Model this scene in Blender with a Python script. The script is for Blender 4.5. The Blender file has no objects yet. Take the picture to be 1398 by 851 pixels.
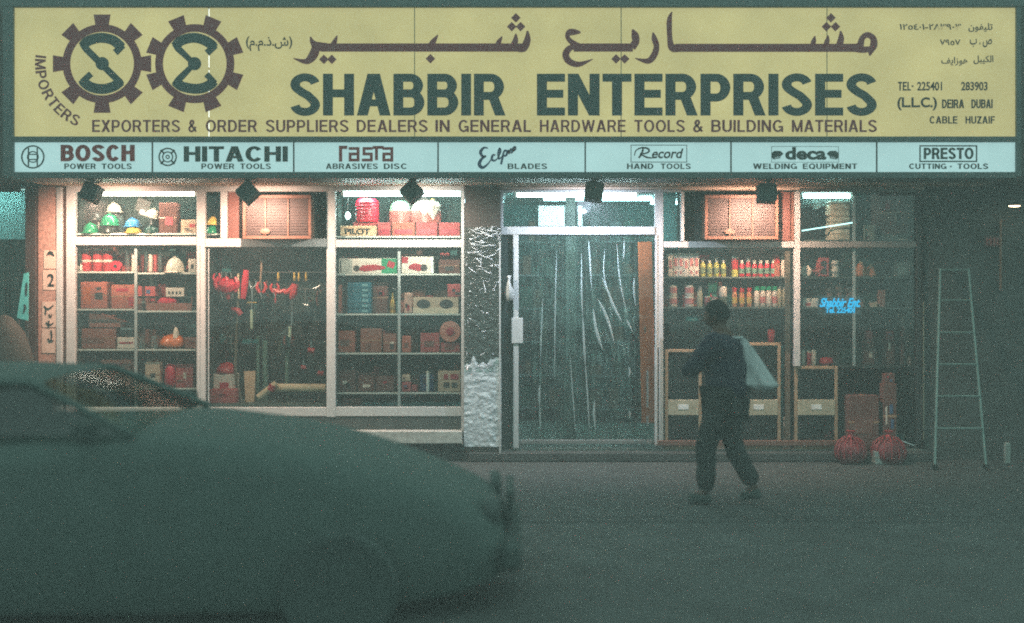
import bpy, bmesh, math, random
from mathutils import Vector, Matrix, noise
random.seed(7)
R = math.radians
sc = bpy.context.scene
COL = sc.collection

# ---------------------------------------------------------------- camera, light, exposure
D, F, HC = 11.0, 1518.0, 1.65            # metres to the shop glass, focal length in photo pixels, eye height
cam = bpy.data.cameras.new('camera'); camo = bpy.data.objects.new('camera', cam); COL.objects.link(camo)
camo.location = (0, -D, HC); camo.rotation_euler = (R(90), 0, 0)
cam.sensor_width = 36; cam.lens = 36*F/1398; cam.shift_y = -25.5/1398
cam.clip_start = 0.05; cam.clip_end = 400
sc.camera = camo
cam.dof.use_dof = True; cam.dof.focus_distance = 10.75; cam.dof.aperture_fstop = .46     # wide open at night: the near car falls out of focus
w = bpy.data.worlds.new('World'); sc.world = w; w.use_nodes = True
bg = w.node_tree.nodes['Background']
bg.inputs[0].default_value = (0.150, 0.235, 0.215, 1); bg.inputs[1].default_value = 1.15   # murky night sky over a lit city
sc.view_settings.view_transform = 'Standard'; sc.view_settings.look = 'None'
sc.view_settings.exposure = 1.4; sc.view_settings.gamma = 1
sc.cycles.use_denoising = False
sc.cycles.max_bounces = 8; sc.cycles.transparent_max_bounces = 24
sc.cycles.volume_bounces = 1; sc.cycles.sample_clamp_indirect = 2.0; sc.cycles.sample_clamp_direct = 5.0
sc.cycles.pixel_filter_type = 'BLACKMAN_HARRIS'; sc.cycles.filter_width = 1.85     # a soft print, not a sharp one
sc.cycles.caustics_reflective = False; sc.cycles.caustics_refractive = False

def X(px, Y=0.0): return (px-699)*(D+Y)/F
def Z(py, Y=0.0): return HC-(py-400)*(D+Y)/F
def m(Y=0.0): return (D+Y)/F

# ---------------------------------------------------------------- materials
def lin(c):
    return tuple(((v/255)/12.92 if v/255 <= .04045 else ((v/255+.055)/1.055)**2.4) for v in c)
MATS = {}
def M(name, rgb, rough=.6, metal=0.0, var=.18, scale=9.0, bump=0.0, bscale=60, emit=0.0, ecol=None, coat=0.0, spec=.5, trans=0.0, objvar=0.0, stretch=(1,1,1)):
    if name in MATS: return MATS[name]
    ma = bpy.data.materials.new(name); ma.use_nodes = True; nt = ma.node_tree; N = nt.nodes; L = nt.links
    p = N['Principled BSDF']; out = N['Material Output']
    tc = N.new('ShaderNodeTexCoord'); mp = N.new('ShaderNodeMapping'); mp.inputs['Scale'].default_value = stretch
    L.new(tc.outputs['Object'], mp.inputs[0])
    n = N.new('ShaderNodeTexNoise'); n.inputs['Scale'].default_value = scale; n.inputs['Detail'].default_value = 5
    L.new(mp.outputs[0], n.inputs['Vector'])
    cr = N.new('ShaderNodeMapRange'); cr.inputs[1].default_value = .3; cr.inputs[2].default_value = .7
    cr.inputs[3].default_value = 1-var; cr.inputs[4].default_value = 1+var*.7
    L.new(n.outputs[0], cr.inputs[0])
    src = cr.outputs[0]
    if objvar:
        oi = N.new('ShaderNodeObjectInfo'); mr = N.new('ShaderNodeMapRange')
        mr.inputs[3].default_value = 1-objvar; mr.inputs[4].default_value = 1+objvar
        L.new(oi.outputs['Random'], mr.inputs[0]); mu = N.new('ShaderNodeMath'); mu.operation = 'MULTIPLY'
        L.new(src, mu.inputs[0]); L.new(mr.outputs[0], mu.inputs[1]); src = mu.outputs[0]
    hs = N.new('ShaderNodeVectorMath'); hs.operation = 'SCALE'; hs.inputs[0].default_value = lin(rgb)
    L.new(src, hs.inputs['Scale']); L.new(hs.outputs[0], p.inputs['Base Color'])
    p.inputs['Roughness'].default_value = rough; p.inputs['Metallic'].default_value = metal
    p.inputs['Coat Weight'].default_value = coat; p.inputs['Coat Roughness'].default_value = .08
    p.inputs['Specular IOR Level'].default_value = spec
    if emit:
        p.inputs['Emission Color'].default_value = (*(ecol or lin(rgb)), 1); p.inputs['Emission Strength'].default_value = emit
        em_ = N.new('ShaderNodeMath'); em_.operation = 'MULTIPLY'; em_.inputs[1].default_value = emit; L.new(src, em_.inputs[0]); L.new(em_.outputs[0], p.inputs['Emission Strength'])
    if bump:
        nb = N.new('ShaderNodeTexNoise'); nb.inputs['Scale'].default_value = bscale; nb.inputs['Detail'].default_value = 4
        L.new(mp.outputs[0], nb.inputs['Vector'])
        b = N.new('ShaderNodeBump'); b.inputs['Strength'].default_value = bump; b.inputs['Distance'].default_value = .01
        L.new(nb.outputs[0], b.inputs['Height']); L.new(b.outputs[0], p.inputs['Normal'])
    if trans:
        tr = N.new('ShaderNodeBsdfTranslucent'); L.new(hs.outputs[0], tr.inputs['Color'])
        mx = N.new('ShaderNodeMixShader'); mx.inputs[0].default_value = trans
        L.new(p.outputs[0], mx.inputs[1]); L.new(tr.outputs[0], mx.inputs[2]); L.new(mx.outputs[0], out.inputs[0])
    MATS[name] = ma
    return ma
def EM(name, rgb, s):
    if name in MATS: return MATS[name]
    ma = bpy.data.materials.new(name); ma.use_nodes = True; nt = ma.node_tree
    nt.nodes.clear(); e = nt.nodes.new('ShaderNodeEmission'); o = nt.nodes.new('ShaderNodeOutputMaterial')
    e.inputs[0].default_value = (*lin(rgb), 1); e.inputs[1].default_value = s; nt.links.new(e.outputs[0], o.inputs[0])
    MATS[name] = ma; return ma
def GL(name, tint=(248, 252, 251), gloss=.05, gmax=.55, rough=.02, bump=0.0, bscale=5, haze=0.0, hcol=(200, 215, 212), stretch=(1,1,1)):
    """thin clear sheet: see-through with a glossy skin"""
    if name in MATS: return MATS[name]
    ma = bpy.data.materials.new(name); ma.use_nodes = True; nt = ma.node_tree; N = nt.nodes; L = nt.links; N.clear()
    o = N.new('ShaderNodeOutputMaterial'); t = N.new('ShaderNodeBsdfTransparent'); g = N.new('ShaderNodeBsdfGlossy')
    t.inputs[0].default_value = (*lin(tint), 1); g.inputs['Roughness'].default_value = rough
    g.inputs[0].default_value = (.9, .95, .95, 1)
    lw = N.new('ShaderNodeLayerWeight'); lw.inputs[0].default_value = .25
    mr = N.new('ShaderNodeMapRange'); mr.inputs[3].default_value = gloss; mr.inputs[4].default_value = gmax
    L.new(lw.outputs['Fresnel'], mr.inputs[0])
    mx = N.new('ShaderNodeMixShader'); L.new(mr.outputs[0], mx.inputs[0]); L.new(t.outputs[0], mx.inputs[1]); L.new(g.outputs[0], mx.inputs[2])
    last = mx
    if haze:
        d = N.new('ShaderNodeBsdfDiffuse'); d.inputs[0].default_value = (*lin(hcol), 1)
        tr = N.new('ShaderNodeBsdfTranslucent'); tr.inputs[0].default_value = (*lin(hcol), 1)
        ad = N.new('ShaderNodeMixShader'); ad.inputs[0].default_value = .5; L.new(d.outputs[0], ad.inputs[1]); L.new(tr.outputs[0], ad.inputs[2])
        m2 = N.new('ShaderNodeMixShader'); m2.inputs[0].default_value = haze
        L.new(mx.outputs[0], m2.inputs[1]); L.new(ad.outputs[0], m2.inputs[2]); last = m2
    if bump:
        tc = N.new('ShaderNodeTexCoord'); mp = N.new('ShaderNodeMapping'); mp.inputs['Scale'].default_value = stretch
        nb = N.new('ShaderNodeTexNoise'); nb.inputs['Scale'].default_value = bscale; nb.inputs['Detail'].default_value = 3
        L.new(tc.outputs['Object'], mp.inputs[0]); L.new(mp.outputs[0], nb.inputs['Vector'])
        b = N.new('ShaderNodeBump'); b.inputs['Strength'].default_value = bump; b.inputs['Distance'].default_value = .02
        L.new(nb.outputs[0], b.inputs['Height']); L.new(b.outputs[0], g.inputs['Normal'])
    L.new(last.outputs[0], o.inputs[0]); MATS[name] = ma; return ma

# ---------------------------------------------------------------- mesh builder
class MB:
    def __init__(s): s.v = []; s.f = []
    def add(s, vs, fs):
        n = len(s.v); s.v += [tuple(v) for v in vs]; s.f += [tuple(i+n for i in f) for f in fs]; return s
    def box(s, x0, x1, y0, y1, z0, z1, c=0.0):
        if x0 > x1: x0, x1 = x1, x0
        if y0 > y1: y0, y1 = y1, y0
        if z0 > z1: z0, z1 = z1, z0
        c = min(c, (x1-x0)*.3, (y1-y0)*.3, (z1-z0)*.3)
        if c <= 0:
            vs = [(x, y, z) for x in (x0, x1) for y in (y0, y1) for z in (z0, z1)]
            return s.add(vs, [(0,1,3,2),(4,6,7,5),(0,4,5,1),(2,3,7,6),(0,2,6,4),(1,5,7,3)])
        bm = bmesh.new()
        for sx in (0, 1):
            for sy in (0, 1):
                for sz in (0, 1):
                    p = ((x0, x1)[sx], (y0, y1)[sy], (z0, z1)[sz]); d = (c if sx == 0 else -c, c if sy == 0 else -c, c if sz == 0 else -c)
                    for k in range(3):
                        q = [p[i]+(d[i] if i != k else 0) for i in range(3)]; bm.verts.new(q)
        bmesh.ops.convex_hull(bm, input=bm.verts); bmesh.ops.dissolve_limit(bm, angle_limit=.01, verts=bm.verts, edges=bm.edges)
        bm.verts.index_update(); bm.normal_update()
        s.add([v.co[:] for v in bm.verts], [[v.index for v in f.verts] for f in bm.faces]); bm.free(); return s
    def tube(s, pts, rad, n=8, cap=True):
        pts = [Vector(p) for p in pts]; rad = rad if isinstance(rad, (list, tuple)) else [rad]*len(pts)
        vs = []; fs = []; up = None
        for i, p in enumerate(pts):
            t = (pts[min(i+1, len(pts)-1)]-pts[max(i-1, 0)]).normalized()
            if up is None: up = t.orthogonal().normalized()
            up = (up-t*up.dot(t)); up = up.normalized() if up.length > 1e-5 else t.orthogonal().normalized()
            b = t.cross(up)
            for k in range(n):
                a = 2*math.pi*k/n; vs.append(p+(up*math.cos(a)+b*math.sin(a))*rad[i])
        for i in range(len(pts)-1):
            for k in range(n):
                fs.append((i*n+k, i*n+(k+1) % n, (i+1)*n+(k+1) % n, (i+1)*n+k))
        if cap: fs.append(tuple(reversed(range(n)))); fs.append(tuple((len(pts)-1)*n+k for k in range(n)))
        return s.add(vs, fs)
    def lathe(s, prof, c=(0, 0, 0), n=20, axis='z', sx=1.0, sy=1.0):
        vs = []; fs = []
        for r, h in prof:
            for k in range(n):
                a = 2*math.pi*k/n; x, y = r*math.cos(a)*sx, r*math.sin(a)*sy
                v = (x, y, h) if axis == 'z' else ((x, -h, y) if axis == 'y' else (h, x, y))
                vs.append((v[0]+c[0], v[1]+c[1], v[2]+c[2]))
        for i in range(len(prof)-1):
            for k in range(n): fs.append((i*n+k, i*n+(k+1) % n, (i+1)*n+(k+1) % n, (i+1)*n+k))
        if prof[0][0] > 1e-5: fs.append(tuple(reversed(range(n))))
        if prof[-1][0] > 1e-5: fs.append(tuple((len(prof)-1)*n+k for k in range(n)))
        return s.add(vs, fs)
    def prism(s, pts, y0, y1):
        """polygon in the x-z plane (list of (x,z)), from y0 (front) to y1; may be concave"""
        a = sum(pts[i][0]*pts[(i+1) % len(pts)][1]-pts[(i+1) % len(pts)][0]*pts[i][1] for i in range(len(pts)))
        if a < 0: pts = pts[::-1]
        n = len(pts)
        vs = [(x, y0, z) for x, z in pts]+[(x, y1, z) for x, z in pts]
        from mathutils.geometry import tessellate_polygon
        tri = tessellate_polygon([[Vector((x, z, 0)) for x, z in pts]])
        fs = []
        for t in tri:
            t = list(t); A, B, Cc = [pts[i] for i in t]
            if (B[0]-A[0])*(Cc[1]-A[1])-(B[1]-A[1])*(Cc[0]-A[0]) < 0: t = t[::-1]
            fs.append(tuple(t)); fs.append(tuple(i+n for i in t[::-1]))
        for i in range(n): j = (i+1) % n; fs.append((j, i, i+n, j+n))
        return s.add(vs, fs)
    def grid(s, fn, nu, nv, closed_u=False):
        vs = [fn(i/nu, j/nv) for j in range(nv+1) for i in range(nu+1)]
        fs = [(j*(nu+1)+i, j*(nu+1)+i+1, (j+1)*(nu+1)+i+1, (j+1)*(nu+1)+i) for j in range(nv) for i in range(nu)]
        return s.add(vs, fs)
    def jitter(s, amp, sc_=8, seed=0):
        o = Vector((seed*3.1, seed*1.7, seed*.9))
        s.v = [tuple(Vector(v)+noise.noise_vector(Vector(v)*sc_+o)*amp) for v in s.v]; return s
    def rot(s, axis, ang, c=(0, 0, 0)):
        Mx = Matrix.Translation(c) @ Matrix.Rotation(ang, 4, axis) @ Matrix.Translation(-Vector(c))
        s.v = [tuple(Mx @ Vector(v)) for v in s.v]; return s
    def build(s, name, mat, parent=None, smooth=35, world=False):
        me = bpy.data.meshes.new(name)
        vs = s.v
        if world and parent is not None:
            o = Vector(wloc(parent)); vs = [tuple(Vector(v)-o) for v in vs]
        me.from_pydata(vs, [], s.f); me.update()
        if smooth:
            me.polygons.foreach_set('use_smooth', [True]*len(me.polygons)); me.set_sharp_from_angle(angle=R(smooth))
        me.materials.append(mat)
        o = bpy.data.objects.new(name, me); COL.objects.link(o)
        if parent is not None: o.parent = parent
        return o
def wloc(o):
    v = Vector((0, 0, 0))
    while o is not None: v = v+o.location; o = o.parent
    return v
def thing(name, label, cat, loc, group=None):
    o = bpy.data.objects.new(name, None); COL.objects.link(o); o.location = loc
    o.empty_display_size = .1; o['label'] = label; o['category'] = cat
    if group: o['group'] = group
    return o
def tag(o, label, cat, group=None):
    o['label'] = label; o['category'] = cat
    if group: o['group'] = group
    return o
def stuff(o): o['kind'] = 'stuff'; return o
def struct(o): o['kind'] = 'structure'; return o
def copy_tree(o, parent=None, loc=None, label=None):
    c = o.copy(); COL.objects.link(c)
    if parent is not None: c.parent = parent
    if loc is not None: c.location = loc
    if label: c['label'] = label
    for ch in list(o.children): copy_tree(ch, c)
    return c

# ---------------------------------------------------------------- lettering
def text_verts(body, bold=0.0, shear=0.0, extr=.02, spacing=1.0):
    cu = bpy.data.curves.new('lettering', 'FONT'); cu.body = body; cu.offset = bold; cu.shear = shear
    cu.extrude = extr; cu.resolution_u = 5; cu.space_character = spacing; cu.fill_mode = 'BOTH'
    o = bpy.data.objects.new('lettering', cu); me = bpy.data.meshes.new_from_object(o)
    vs = [v.co.copy() for v in me.vertices]; fs = [tuple(p.vertices) for p in me.polygons]
    bpy.data.objects.remove(o); bpy.data.curves.remove(cu); bpy.data.meshes.remove(me)
    return vs, fs
def text_px(mb, body, x0, x1, yt, yb, Y, bold=0.0, shear=0.0, th=.004, spacing=1.0, rise=0.0):
    """fit the word to the photo rectangle, on the plane y=Y, standing proud by th"""
    vs, fs = text_verts(body, bold, shear, .02, spacing)
    if not vs: return mb
    a = min(v.x for v in vs); b = max(v.x for v in vs); c = min(v.y for v in vs); d = max(v.y for v in vs)
    X0, X1, Z0, Z1 = X(x0, Y), X(x1, Y), Z(yb, Y), Z(yt, Y)
    out = []
    for v in vs:
        u = (v.x-a)/(b-a)
        out.append((X0+u*(X1-X0), Y-.0005-(th if v.z > 0 else 0), Z0+(v.y-c)/(d-c)*(Z1-Z0)+rise*u))
    return mb.add(out, fs)
def smoothpts(p, k=5):
    q = []
    n = len(p)
    for i in range(n-1):
        P0, P1, P2, P3 = p[max(i-1, 0)], p[i], p[i+1], p[min(i+2, n-1)]
        for j in range(k):
            t = j/k
            q.append(tuple(.5*((2*P1[a])+(-P0[a]+P2[a])*t+(2*P0[a]-5*P1[a]+4*P2[a]-P3[a])*t*t+(-P0[a]+3*P1[a]-3*P2[a]+P3[a])*t**3) for a in range(len(P1))))
    q.append(tuple(p[-1])); return q
def vrib(mb, pts, Y, k=5, th=.004, lift=0.0, smooth=True):
    """brush stroke of varying width: pts = (px, py, width px)"""
    p = smoothpts(pts, k) if smooth else pts
    Lf, Rt = [], []
    for i in range(len(p)):
        a = p[max(i-1, 0)]; b = p[min(i+1, len(p)-1)]
        dx, dy = b[0]-a[0], b[1]-a[1]; l = math.hypot(dx, dy) or 1; nx, ny = -dy/l, dx/l; h = max(p[i][2], .3)/2
        # mitre for sharp corners
        Lf.append((p[i][0]+nx*h, p[i][1]+ny*h)); Rt.append((p[i][0]-nx*h, p[i][1]-ny*h))
    y1 = Y-.0005; y0 = Y-.0005-th-lift
    n = len(p); vs = []; fs = []
    for q in (Lf, Rt):
        for yy in (y0, y1):
            vs += [(X(a, Y), yy, Z(b, Y)) for a, b in q]
    # 0..n-1 Lf front, n..2n-1 Lf back, 2n.. Rt front, 3n.. Rt back
    for i in range(n-1):
        fs += [(i, i+1, 2*n+i+1, 2*n+i), (n+i, n+i+1, i+1, i), (2*n+i, 2*n+i+1, 3*n+i+1, 3*n+i)]
    fs += [(0, 2*n, 3*n, n), (n-1, 2*n-1, 4*n-1, 3*n-1)]
    return mb.add(vs, fs)
def poly_px(mb, pts, Y, th=.004, lift=0.0):
    return mb.prism([(X(a, Y), Z(b, Y)) for a, b in pts], Y-.0005-th-lift, Y-.0005)
def diamond(mb, x, y, r, Y): return poly_px(mb, [(x-r, y), (x, y-r), (x+r, y), (x, y+r)], Y, lift=.0012)
def ring_px(mb, cx, cy, r0, r1, Y, a0=0, a1=360, n=48, th=.004, lift=0.0):
    vs = []; fs = []; full = abs(a1-a0) >= 360
    k = n if full else n+1
    for i in range(k):
        a = R(a0+(a1-a0)*i/n)
        for r in (r0, r1):
            for yy in (Y-.0005-th-lift, Y-.0005): vs.append((X(cx+r*math.cos(a), Y), yy, Z(cy-r*math.sin(a), Y)))
    for i in range(n):
        a = i*4; b = ((i+1) % k)*4
        fs += [(a, b, b+2, a+2), (a+1, a+3, b+3, b+1), (a, a+1, b+1, b), (a+2, b+2, b+3, a+3)]
    if not full: fs += [(0, 2, 3, 1), ((k-1)*4, (k-1)*4+1, (k-1)*4+3, (k-1)*4+2)]
    return mb.add(vs, fs)

# ---- a plain grotesque capital alphabet drawn as cut strokes (unit cap height)
def arc_(cx, cy, rx, ry, a0, a1, n=12): return [(cx+rx*math.cos(R(a0+(a1-a0)*i/n)), cy+ry*math.sin(R(a0+(a1-a0)*i/n))) for i in range(n+1)]
def rib_(p, t):
    L_, R_ = [], []
    for i in range(len(p)):
        a = p[max(i-1, 0)]; b = p[min(i+1, len(p)-1)]; dx, dy = b[0]-a[0], b[1]-a[1]; l = math.hypot(dx, dy) or 1
        # thinner where the pen runs level, as in printed capitals
        tt = t*(1-.14*abs(dx/l))/2
        L_.append((p[i][0]-dy/l*tt, p[i][1]+dx/l*tt)); R_.append((p[i][0]+dy/l*tt, p[i][1]-dx/l*tt))
    return L_, R_
def glyph(ch, t):
    h = t*.43; th = t*.86; s = []; W = {'I': t, 'E': .62, 'F': .58, 'L': .56, 'T': .64, 'H': .70, 'N': .70, 'M': .84, 'A': .76, 'V': .74, 'W': 1.08, 'X': .72, 'K': .72, 'Z': .64, 'B': .70, 'P': .66, 'R': .71,
         'D': .70, 'O': .80, 'C': .74, 'G': .77, 'S': .68, 'U': .70, '&': .76, '-': .3, '.': t, '(': .3, ')': .3, 'Q': .8, 'J': .55, 'Y': .72}.get(ch, .6)
    box = lambda x0, x1, y0, y1: s.append(('p', [(x0, y0), (x1, y0), (x1, y1), (x0, y1)]))
    par = lambda x0, y0, x1, y1, w_=None: s.append(('p', [(x0-(w_ or t*1.1)/2, y0), (x0+(w_ or t*1.1)/2, y0), (x1+(w_ or t*1.1)/2, y1), (x1-(w_ or t*1.1)/2, y1)]))
    rb = lambda p: s.append(('r', p))
    def bowl(y0, y1, w_, rx):
        ry = (y1-y0)/2; rb([(t*.5, y1), (w_-rx-t/2, y1)]+arc_(w_-rx-t/2, (y0+y1)/2, rx, ry, 80, -80, 12)+[(w_-rx-t/2, y0), (t*.5, y0)])
    if ch in 'EFHLBPRDKNMI': box(0, t, 0, 1)
    if ch == 'E': box(t*.9, W, 1-th, 1); box(t*.9, W, 0, th); box(t*.9, W*.94, .52-th/2, .52+th/2)
    if ch == 'F': box(t*.9, W, 1-th, 1); box(t*.9, W*.92, .5-th/2, .5+th/2)
    if ch == 'L': box(t*.9, W, 0, th)
    if ch == 'T': box(0, W, 1-th, 1); box(W/2-t/2, W/2+t/2, 0, 1-th*.9)
    if ch == 'H': box(W-t, W, 0, 1); box(t*.9, W-t*.9, .53-th/2, .53+th/2)
    if ch == 'N': box(W-t, W, 0, 1); par(t*.5, 1, W-t*.5, 0)
    if ch == 'M': box(W-t, W, 0, 1); par(t*.5, 1, W/2, 0, t*.92); par(W-t*.5, 1, W/2, 0, t*.92)
    if ch == 'A': par(t*.55, 0, W/2-t*.08, 1); par(W-t*.55, 0, W/2+t*.08, 1); box(W*.26, W*.74, .22, .22+th*.86)
    if ch == 'V': par(t*.55, 1, W/2, 0); par(W-t*.55, 1, W/2, 0)
    if ch == 'W': par(t*.55, 1, W*.28, 0, t); par(W*.5, 1, W*.28, 0, t); par(W*.5, 1, W*.72, 0, t); par(W-t*.55, 1, W*.72, 0, t)
    if ch == 'X': par(t*.6, 0, W-t*.6, 1, t*1.2); par(t*.6, 1, W-t*.6, 0, t*1.2)
    if ch == 'Y': par(t*.6, 1, W/2, .42, t*1.1); par(W-t*.6, 1, W/2, .42, t*1.1); box(W/2-t/2, W/2+t/2, 0, .45)
    if ch == 'K': par(W-t*.75, 1, t*.9, .38, t*1.25); par(t*1.75, .62, W-t*.6, 0, t*1.25)
    if ch == 'Z': box(0, W, 1-th, 1); box(0, W, 0, th); par(t*.6, th*.5, W-t*.6, 1-th*.5, t*1.3)
    if ch == 'B': bowl(.53, 1-h, W-.03, .17); bowl(h, .53, W, .20)
    if ch == 'P': bowl(.43, 1-h, W, .20)
    if ch == 'R': bowl(.47, 1-h, W-.03, .19); par(W*.60, .47, W-t*.52, 0, t*1.06)
    if ch == 'D': bowl(h, 1-h, W, .30)
    if ch in 'OQ': rb(arc_(W/2, .5, W/2-t/2, .5-h+.01, 90, 451, 28))
    if ch == 'Q': par(W*.62, .28, W-t*.4, -.04, t)
    if ch == 'C': rb(arc_(W/2+.01, .5, W/2-t/2, .5-h+.01, 38, 322, 24))
    if ch == 'G': rb(arc_(W/2, .5, W/2-t/2, .5-h+.01, 40, 325, 24)); box(W*.56, W, .5-th, .5); box(W-t*.8, W, .0, .5-th*.9)
    if ch == 'S': rb(arc_(W/2, .745, W/2-t/2, .255-h+.01, 10, 90, 6)+arc_(W/2, .745, W/2-t/2-.005, .255-h+.01, 98, 225, 9)+[(W*.40, .555), (W*.60, .475)]+arc_(W/2, .255, W/2-t/2, .265-h, 40, -90, 9)+arc_(W/2, .255, W/2-t/2, .265-h, -98, -172, 6))
    if ch == 'U': rb([(t/2, 1), (t/2, .36)]+arc_(W/2, .33, W/2-t/2, .33-h+.01, 180, 360, 16)+[(W-t/2, .36), (W-t/2, 1)])
    if ch == 'J': rb([(W-t/2, 1), (W-t/2, .3)]+arc_(W/2, .28, W/2-t/2, .28-h, 0, -170, 12))
    if ch == '&': rb([(W-t*.4, .04), (W*.30, .62), (W*.26, .78), (W*.34, .92), (W*.5, .94), (W*.6, .8), (W*.5, .62), (W*.2, .42), (W*.13, .24), (W*.22, .09), (W*.42, .05), (W*.68, .2), (W*.84, .46)])
    if ch == '-': box(0, W, .42, .42+th)
    if ch == '.': box(0, t, 0, t)
    if ch == '(': rb(arc_(.45, .45, .4, .6, 135, 225, 10))
    if ch == ')': rb(arc_(-.15, .45, .4, .6, 45, -45, 10))
    return s, W
def word_w(word, t, gap): return sum(glyph(c, t)[1] for c in word)+gap*(len(word)-1)
def caps(word, x0, x1, yt, yb, Y, t=.15, gap=None, th=.004, fn=None):
    """-> list of MB, one for each letter, fitted to the photo rectangle at depth Y"""
    gap = gap if gap is not None else (.065 if t > .2 else .115); tw = word_w(word, t, gap); k = (x1-x0)/tw; H_ = yb-yt; x = 0; out = []
    P_ = fn or (lambda u, v: (X(x0+u*k, Y), Z(yb-v*H_, Y)))
    for ch in word:
        s, w_ = glyph(ch, t); mb = MB()
        for i, (kd, p) in enumerate(s):
            y1 = Y-.0005; y0 = y1-th-.00025*i
            if kd == 'p': mb.prism([P_(x+a, b) for a, b in p], y0, y1)
            else:
                q = smoothpts([(a, b) for a, b in p], 3) if ch == '&' else p
                L_, R_ = rib_(q, t*k_fix(k, H_, q)); n = len(q); vs = []; fs = []
                for side in (L_, R_):
                    for yy in (y0, y1): vs += [(lambda c: (c[0], yy, c[1]))(P_(x+a, b)) for a, b in side]
                for j in range(n-1): fs += [(j, j+1, 2*n+j+1, 2*n+j), (n+j, n+j+1, j+1, j), (2*n+j, 2*n+j+1, 3*n+j+1, 3*n+j), (n+j, 3*n+j, 3*n+j+1, n+j+1)]
                fs += [(0, 2*n, 3*n, n), (n-1, 2*n-1, 4*n-1, 3*n-1)]; mb.add(vs, fs)
        out.append(mb); x += w_+gap
    return out
def k_fix(k, H_, q): return 1.0
def join(ms):
    o = MB()
    for m_ in ms: o.add(m_.v, m_.f)
    return o

# ---------------------------------------------------------------- palette
m_asph = M('asphalt', (72, 77, 76), .9, var=.3, scale=3, bump=.6, bscale=55)
m_pave = M('worn_concrete', (64, 69, 68), .85, var=.25, scale=4, bump=.3, bscale=40)
m_wall = M('dark_render', (62, 70, 68), .85, var=.25, scale=5, bump=.3)
m_stone = M('brown_granite', (74, 66, 62), .35, var=.5, scale=60, bump=.05)
m_white = M('white_aluminium', (188, 191, 190), .42, var=.06, scale=14, bump=.05)
m_shelf = M('white_shelf', (214, 216, 208), .5, var=.08, scale=10)
m_teal = M('teal_plaster', (70, 118, 112), .8, var=.2, scale=3)
m_dteal = M('dark_green_board', (34, 52, 48), .8, var=.3, scale=4)
m_soff = M('soffit_board', (196, 168, 146), .6, var=.15, scale=6)
m_lint = M('lintel_board', (205, 184, 166), .55, var=.12, scale=6)
m_frame = M('sign_frame_metal', (70, 92, 92), .5, var=.15, scale=12)
m_yel = M('yellow_acrylic', (150, 138, 88), .35, var=.13, scale=1.7, emit=.185, ecol=(.98, .85, .37))     # backlit acrylic; noise mottles its colour and glow
m_cyan = M('pale_acrylic', (140, 152, 150), .35, var=.07, scale=2.2, emit=.23, ecol=(.62, .98, .98))
m_brn = M('brown_vinyl', (132, 44, 56), .5, var=.1)
m_grn = M('dark_green_vinyl', (30, 62, 62), .5, var=.1)
m_ink = M('black_ink', (26, 34, 34), .5, var=.1)
m_red = M('maroon_ink', (150, 40, 44), .5, var=.1)
m_blue = M('navy_ink', (40, 72, 110), .5, var=.1)
m_dmet = M('dark_metal', (34, 40, 40), .5, var=.2)
m_glass = GL('shop_glass', gloss=.035)
m_tubeW = EM('tube_light_warm', (255, 240, 222), 30)
m_tubeC = EM('tube_light_cool', (220, 250, 248), 26)
m_tubeS = EM('sign_tube_light', (250, 252, 236), 3.2)
m_tubeI = EM('interior_tube_light', (176, 244, 248), 17)
m_dust = M('dirty_white', (182, 184, 178), .6, var=.3, scale=16)

# ---------------------------------------------------------------- ground
g = MB().box(-42, 42, -42, -2.96, -.6, -.012); struct(g.build('road', m_asph))
g = MB().box(-42, 42, -2.8, .6, -.58, -.004); struct(g.build('pavement', m_pave))
for i in range(12):
    g = MB().box(-12+i*2.0+.006, -10+i*2.0-.006, -2.95, -2.804, -.55, -.006, .004); k = g.build('kerbstone', m_pave, bpy.data.objects['pavement'])
z0s = .10                                     # shop floor
# ---------------------------------------------------------------- the building
bld = thing('shop_building', 'dark rendered shop building carrying the yellow sign, with its deep canopy', 'building', (0, .4, 0))
def bpart(name, mb, mat, sm=35): return mb.build(name, mat, bld, sm, world=True)
zl0, zl1 = Z(262), Z(243, -.8)               # top of window frames, soffit
bpart('upper_wall', MB().box(-9, 9, .06, .4, zl1+.012, 5.0), m_wall)
bpart('canopy', MB().box(-5.2, 5.4, -.5, .05, zl1+.014, 4.9), m_wall)
for i in range(10):                          # soffit boards
    a = X(18, -.8)+i*1.0; bpart('soffit_board', MB().box(a+.004, min(a+.996, X(1388, -.8)), -.86, .02, zl1-.002, zl1+.010), m_soff)
bpart('lintel', MB().box(X(92), X(1262), .0, .30, Z(259.5), zl1-.006, .004), m_lint)
bpart('lintel_trim', MB().box(X(92), X(640), -.03, -.001, Z(255), Z(251), .004), m_lint)
bpart('lintel_trim', MB().box(X(900), X(1140), -.03, -.001, Z(255), Z(251), .004), m_lint)
bpart('floor_slab', MB().box(X(38), X(1262), .0, 3.6, -.002, z0s), M('terrazzo', (120, 124, 118), .4, var=.3, scale=40))
bpart('back_wall', MB().box(X(38), X(1270), 3.3, 3.5, z0s+.002, 3.0), m_teal)
bpart('shop_ceiling', MB().box(X(38), X(1270), .31, 3.29, 2.78, 2.86), M('ceiling_paint', (200, 214, 206), .8))
bpart('side_wall', MB().box(X(1262)+.005, X(1262)+.12, .31, 3.28, z0s+.002, 2.77), m_teal)
bpart('side_wall', MB().box(X(96)-.12, X(96)-.0, .31, 3.28, z0s+.002, 2.77), m_teal)
# right-hand wall where the ladder leans
bpart('right_wall', MB().box(X(1262)+.005, 9, .0, .30, 0, zl1-.008), M('grimy_render', (66, 72, 70), .85, var=.35, scale=3, bump=.3))
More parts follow.
